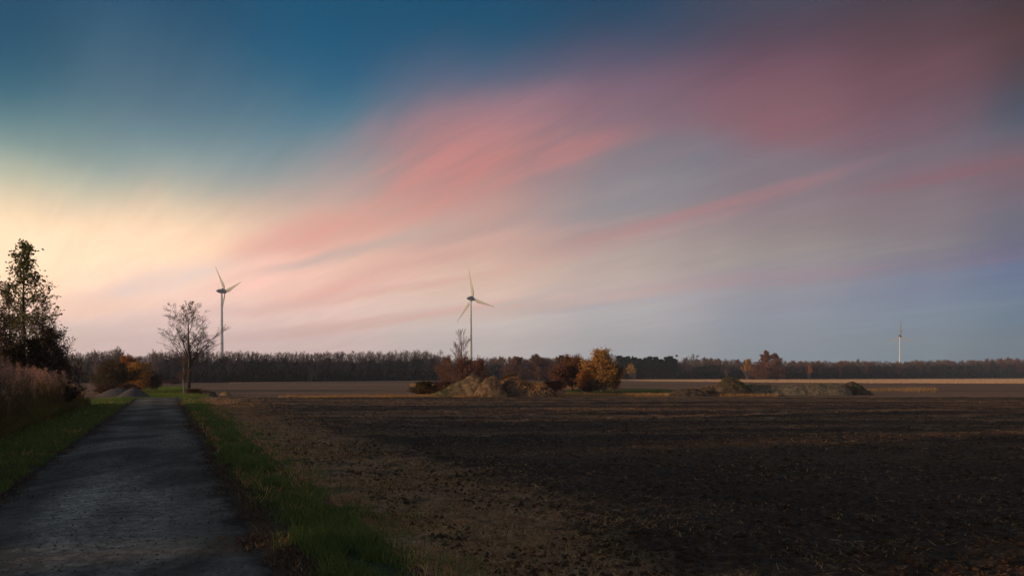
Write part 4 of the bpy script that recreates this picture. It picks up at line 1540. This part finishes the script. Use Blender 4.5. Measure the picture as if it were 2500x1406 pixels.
mound('earth_mound', 1040, 1240, 79, 912, 3, M['dirt'], 'tallest earth mound, green with grass on its left slope', 'earth mound', rough=.22,
      peaks=[(.16, 0, 1, .55), (-.12, 0, .72, .62), (-.45, -.1, .30, .5), (.45, .1, .7, .5)], power=.75,
      tuft=[(M['grass_mound'], 6500, .15, -1, .12, .035), (M['weed_tan'], 4000, .15, -.1, 1, .03)])
mound('earth_mound', 1146, 1240, 76.5, 916, 8, M['dirt'], 'tan rounded mound leaning on the tallest green mound', 'earth mound', rough=.26, power=.8,
      peaks=[(.1, 0, 1, .95)], tuft=[(M['weed_tan'], 3600, .14, -1, 1, .03)])
mound('earth_mound', 1190, 1365, 78, 921, 14, M['dirt_dark'], 'dark brown weedy heap right of the tan mound', 'earth mound', rough=.30, power=.7,
      peaks=[(-.25, 0, 1, .75), (.3, 0, .8, .65)], tuft=[(M['weed_tan'], 3600, .22, -1, 1, .03), (M['straw'], 5200, .26, -1, 1, .03)])
mound('earth_mound', 1700, 1842, 84, 921, 21, M['dirt_dark'], 'low domed heap overgrown with dark green weeds', 'earth mound', rough=.2, power=.5,
      peaks=[(.12, 0, 1, .85), (-.5, 0, .7, .5)], tuft=[(M['grass'], 4600, .16, -.2, 1, .04), (M['weed_tan'], 4600, .14, -1, .5, .03)])
mound('earth_mound', 1630, 1735, 82, 947, 22, M['dirt_dark'], 'small flat brown heap left of the weedy domed heap', 'earth mound', rough=.2, power=.6, tuft=[(M['weed_tan'], 1200, .12, -1, 1, .03)])
mound('rubble_bank', 1800, 2075, 86, 934, 31, M['rubble'], 'long low grey-green bank of rubble right of the weedy heap', 'rubble bank', rough=.22, power=.45,
      peaks=[(-.78, 0, .84, .4), (-.45, 0, .8, .5), (-.05, 0, .92, .5), (.35, 0, 1, .45), (.65, 0, .98, .4)], depth=5, n=84,
      tuft=[(M['weed_tan'], 4500, .14, -1, 1, .03), (M['grass_mound'], 2500, .12, -1, 1, .03)])
mound('earth_mound', 2030, 2135, 88, 930, 41, M['dirt_dark'], 'small dark green heap at the right end of the rubble bank', 'earth mound', rough=.16, power=.55,
      peaks=[(-.1, 0, 1, .8), (.4, 0, .5, .5)], tuft=[(M['grass'], 2600, .13, -.3, 1, .035)])
mound('gravel_heap', 238, 342, 80, 946, 51, M['gravel_heap'], 'flatter gravel heap, further left of the two by the lane', 'gravel heap', rough=.07, power=.95, depth=4.4)
mound('gravel_heap', 282, 370, 75, 944.5, 52, M['gravel_heap'], 'peaked dark gravel heap at the end of the left verge', 'gravel heap', rough=.06, power=1.25, depth=3.8)
mound('brush_heap', 484, 532, 82, 953, 61, M['dirt_dark'], 'low dark heap of brush right of the leafless tree', 'brush heap', rough=.2, power=.8, tuft=[(M['leaf_olive'], 500, .15, -1, 1, .04)])
mound('sand_heap', 534, 566, 84, 954, 62, M['weed_tan'], 'little pale heap of sand right of the dark brush heap', 'sand heap', rough=.1, power=.9)
mound('boulder', 265, 281, 66, 971, 63, M['weed_tan'], 'pale round boulder in the grass before the gravel heaps', 'boulder', rough=.08, power=.35, n=24)

# ---------------------------------------------------------------- small red hut at the wood edge
D = 205.
hut = empty('hut', (gx_at(387, D), D, -.03), .35)
tag(hut, 'small dull-red hut with pitched roof at the wood edge', 'hut')
wv, wf = box(-.95, .95, -.9, .9, 0, 1.7)
gv = np.array([(-.95, -.9, 1.7), (.95, -.9, 1.7), (0, -.9, 2.5), (-.95, .9, 1.7), (.95, .9, 1.7), (0, .9, 2.5)])
gf = np.array([(0, 1, 2, 2), (4, 3, 5, 5)])
V = np.concatenate([wv, gv])
mesh_np("wall", V, [(wf, 0), (gf[:, :3] + 8, 0)], M['red_paint'], hut)
for sgn in (-1, 1):
    a = np.array([(0, -1.05, 2.56), (sgn * 1.15, -1.05, 1.6), (sgn * 1.15, 1.05, 1.6), (0, 1.05, 2.56)])
    b2 = a + np.array([0, 0, .09])
    V = np.concatenate([a, b2])
    fq = np.array([(0, 1, 2, 3), (7, 6, 5, 4), (0, 4, 5, 1), (1, 5, 6, 2), (2, 6, 7, 3), (3, 7, 4, 0)])
    mesh_np('roof_panel', V, [(fq, 0)], M['wood_grey'], hut)
dv, df = box(-.35, .35, -.97, -.905, 0, 1.45)
mesh_np('door', dv, [(df, 0)], M['dark_metal'], hut)

# ---------------------------------------------------------------- dry and lit grass strips
def grass_patch(pts, n, h, w, m, label, cat, seed, name='grass', thr=.0, zf=None):
    """pts: list of (px0, px1, y0, y1) boxes on the ground"""
    r = np.random.RandomState(seed)
    Vs = []
    tot = sum((b - a) for a, b, _, _ in pts)
    PX, PY = [], []
    for a, b, y0, y1 in pts:
        k = int(n * (b - a) / tot)
        d = r.uniform(DD(y1), DD(y0), k)
        x = (r.uniform(a, b, k) - 1250) / F * d
        PX.append(x); PY.append(d)
    X, Y = np.concatenate(PX), np.concatenate(PY)
    q = fbm(X * .45, Y * 1.2, 3, seed)
    keep = q > thr
    X, Y, q = X[keep], Y[keep], q[keep]
    k = len(X)
    V, Fs = blades(np.stack([X, Y, np.full(k, -.03)], 1), h * r.uniform(.35, 1.1, k) * (.3 + 1.2 * q), np.full(k, w) * r.uniform(.6, 1.3, k), r.uniform(.1, .8, k), r)
    return stuff_obj(name, V, Fs, m, label, cat)


grass_patch([(680, 820, 969, 973), (800, 960, 969, 972.5), (950, 1040, 968.5, 971), (1040, 1225, 967.5, 970.5), (1225, 1380, 967, 969), (1380, 1900, 963.5, 966.8)], 42000, .34, .028,
            M['grass_dry'], 'long strip of dry orange grass along the far edge of the dark field', 'dry grass', 5, 'dry_grass', .42)
grass_patch([(1640, 1840, 957, 966), (1840, 2060, 956, 961)], 13000, .4, .028, M['weed_tan'], 'tan dead grass below the weedy heap and rubble bank', 'dry grass', 6, 'dry_grass', .45)
grass_patch([(2080, 2290, 950, 956), (2200, 2285, 948, 958)], 7000, .45, .03, M['weed_tan'], 'rust-brown grass patch right of the rubble bank', 'dry grass', 7, 'dry_grass', .55)
grass_patch([(1000, 1035, 937, 940), (1000, 1110, 938, 944)], 3500, .45, .035, M['grass_dry'], 'pale dead weeds left of the brown bramble', 'dead weeds', 8, 'dead_weeds', .5)
grass_patch([(1345, 1500, 943, 948)], 7000, .55, .035, M['straw'], 'brown dead weeds below the autumn clump', 'dead weeds', 9, 'dead_weeds', .4)
grass_patch([(1380, 1640, 950, 961)], 9000, .12, .03, M['grass_mound'], 'thin green weeds flat on the ground before the golden tree', 'grass', 10, 'grass', .47)
# grass on the track beyond the lane
r = np.random.RandomState(15)
n = 36000
s = r.uniform(80, 165, n); t = r.uniform(-4.5, 4.2, n)
keep = fbm(s * .15, t * .5, 3, 3) > .36
s, t = s[keep], t[keep]
X, Y = st_xy(s, t)
V, Fs = blades(np.stack([X, Y, np.full(len(s), -.03)], 1), .22 * r.uniform(.4, 1.2, len(s)), np.full(len(s), .035), r.uniform(.2, .9, len(s)), r)
stuff_obj('grass', V, Fs, M['grass_lit'], 'yellow-green sunlit grass on the track beyond the gravel lane', 'grass')

# ---------------------------------------------------------------- reeds
r = np.random.RandomState(21)
n = 3300
s = 12 * (60 / 12.) ** r.uniform(0, 1, n)
t = -5.3 - np.abs(r.normal(0, 1.9, n))
s2 = r.uniform(40, 60, 1000); t2 = -5.3 - np.abs(r.normal(0, 1.3, 1000))
s = np.concatenate([s, s2]); t = np.concatenate([t, t2])
t = t - 1.1 * (fbm(s * .35, s * 0, 2, 8) - .3)
n = len(s)
X, Y = st_xy(s, t)
Hm = np.interp(s, [12, 30, 46, 56, 60], [2.45, 2.3, 2.0, 1.75, 1.2])
H = Hm * (.55 + .60 * r.uniform(0, 1, n) ** .8)
az_ = r.normal(.3, .8, n)
ln = r.uniform(.05, .22, n)
dx, dy = np.cos(az_) * ln * H, np.sin(az_) * ln * H
z0 = verge_lz(s, t) - .02
p0 = np.stack([X, Y, z0], 1)
p1 = p0 + np.stack([dx * .35, dy * .35, H * .6], 1)
p2 = p0 + np.stack([dx, dy, H], 1)
w = .007 + .0002 * s
sv1, sf1 = tubes(np.concatenate([p0, p1, w[:, None], w[:, None] * .8], 1), 3)
sv2, sf2 = tubes(np.concatenate([p1, p2, w[:, None] * .8, w[:, None] * .4], 1), 3)
# leaves
lp, la, ll = [], [], []
for k in range(6):
    f = r.uniform(.12, .85, n)[:, None]
    lp.append(p0 * (1 - f) + p2 * f); la.append(r.uniform(0, 6.28, n)); ll.append(r.uniform(.25, .55, n))
lp = np.concatenate(lp); la = np.concatenate(la); ll = np.concatenate(ll)
lv, lf = blades(lp, ll * r.uniform(.2, 1., len(ll)), np.full(len(ll), .022), r.uniform(.5, 1.6, len(ll)), r, az=la)
# plumes
pp, pa, pl = [], [], []
has = r.uniform(0, 1, n) < .42
q2, qd = p2[has], np.stack([np.cos(az_[has]), np.sin(az_[has])], 1)
for k in range(34):
    f = r.uniform(0, 1, len(q2))[:, None]
    c_ = q2 + np.concatenate([qd * f * .10, (.02 - .38 * f + .24)], 1) + r.normal(0, .042, q2.shape) * np.array([1, 1, .6]) * (.4 + f)
    pp.append(c_); pa.append(np.arctan2(qd[:, 1], qd[:, 0]) + r.normal(0, .9, len(q2)))
pp = np.concatenate(pp); pa = np.concatenate(pa)
pv, pf = blades(pp, r.uniform(.04, .12, len(pp)), np.full(len(pp), .024), r.uniform(.4, 2.0, len(pp)), r, az=pa, segs=1)
V = np.concatenate([sv1, sv2, lv, pv])
o1, o2, o3 = len(sv1), len(sv1) + len(sv2), len(sv1) + len(sv2) + len(lv)
gs = [(sf1, 0), (sf2 + o1, 0)] + [(f + o2, 1) for f in lf] + [(f + o3, 2) for f in pf]
tag(mesh_np('reeds', V, gs, [M['reed_stem'], M['reed_leaf'], M['plume']]), 'tall plumed reeds lining the left verge', 'reeds', kind='stuff')
# low weeds at the foot of the reeds
n = 30000
s = 12 * (61 / 12.) ** r.uniform(0, 1, n)
t = -4.9 - np.abs(r.normal(0, .9, n)) + .5 * (fbm(s * .5, s * 0, 3, 9) - .5)
X, Y = st_xy(s, t)
V, Fs = blades(np.stack([X, Y, verge_lz(s, t) - .02], 1), r.uniform(.15, .75, n) * (.5 + fbm(s * .4, t, 2, 6)), .012 + .0004 * s, r.uniform(.2, 1., n), r)
stuff_obj('weeds', V, Fs, M['reed_leaf'], 'rough olive weeds at the foot of the reeds', 'weeds')

# ---------------------------------------------------------------- two posts in the reeds
def post(px, pyb, ytop, w, label):
    D = DD(pyb)
    H = zat(ytop, D)
    o = empty('post', (gx_at(px, D), D, -.05), .3)
    tag(o, label, 'post')
    sv, sf = tubes(np.array([(0, 0, 0, .02, 0, H, w, w * .9)]), 8)
    cv, cf = tubes(np.array([(.02, 0, H, .02, 0, H + .03, w * .9, w * .4)]), 8)
    mesh_np('shaft', sv, [(sf, 0)], M['wood_grey'], o)
    mesh_np('cap', cv, [(cf, 0)], M['wood_grey'], o)


post(56, 1030, 938, .10, 'thick dark wooden post standing among the reeds by the poplar')
post(88, 1036, 1012, .05, 'short thin wooden stake at the foot of the reeds')

# ---------------------------------------------------------------- haze
def add_haze(density):
    V, Fc = box(-2500, 2500, -700, 2500, -1.2, 126)
    m = bpy.data.materials.new('haze')
    m.use_nodes = True
    m.node_tree.nodes.clear()
    N = NT(m.node_tree)
    v = N.n('ShaderNodeVolumePrincipled')
    v.inputs['Color'].default_value = (.82, .86, .92, 1)
    v.inputs['Density'].default_value = density
    v.inputs['Anisotropy'].default_value = .2
    out = N.n('ShaderNodeOutputMaterial')
    N.l(v.outputs[0], out.inputs['Volume'])
    o = mesh_np('haze', V, [(Fc, 0)], m)
    tag(o, 'thin evening haze in the air over the fields', kind='stuff')


HAZE = 0.00026
if HAZE:
    add_haze(HAZE)
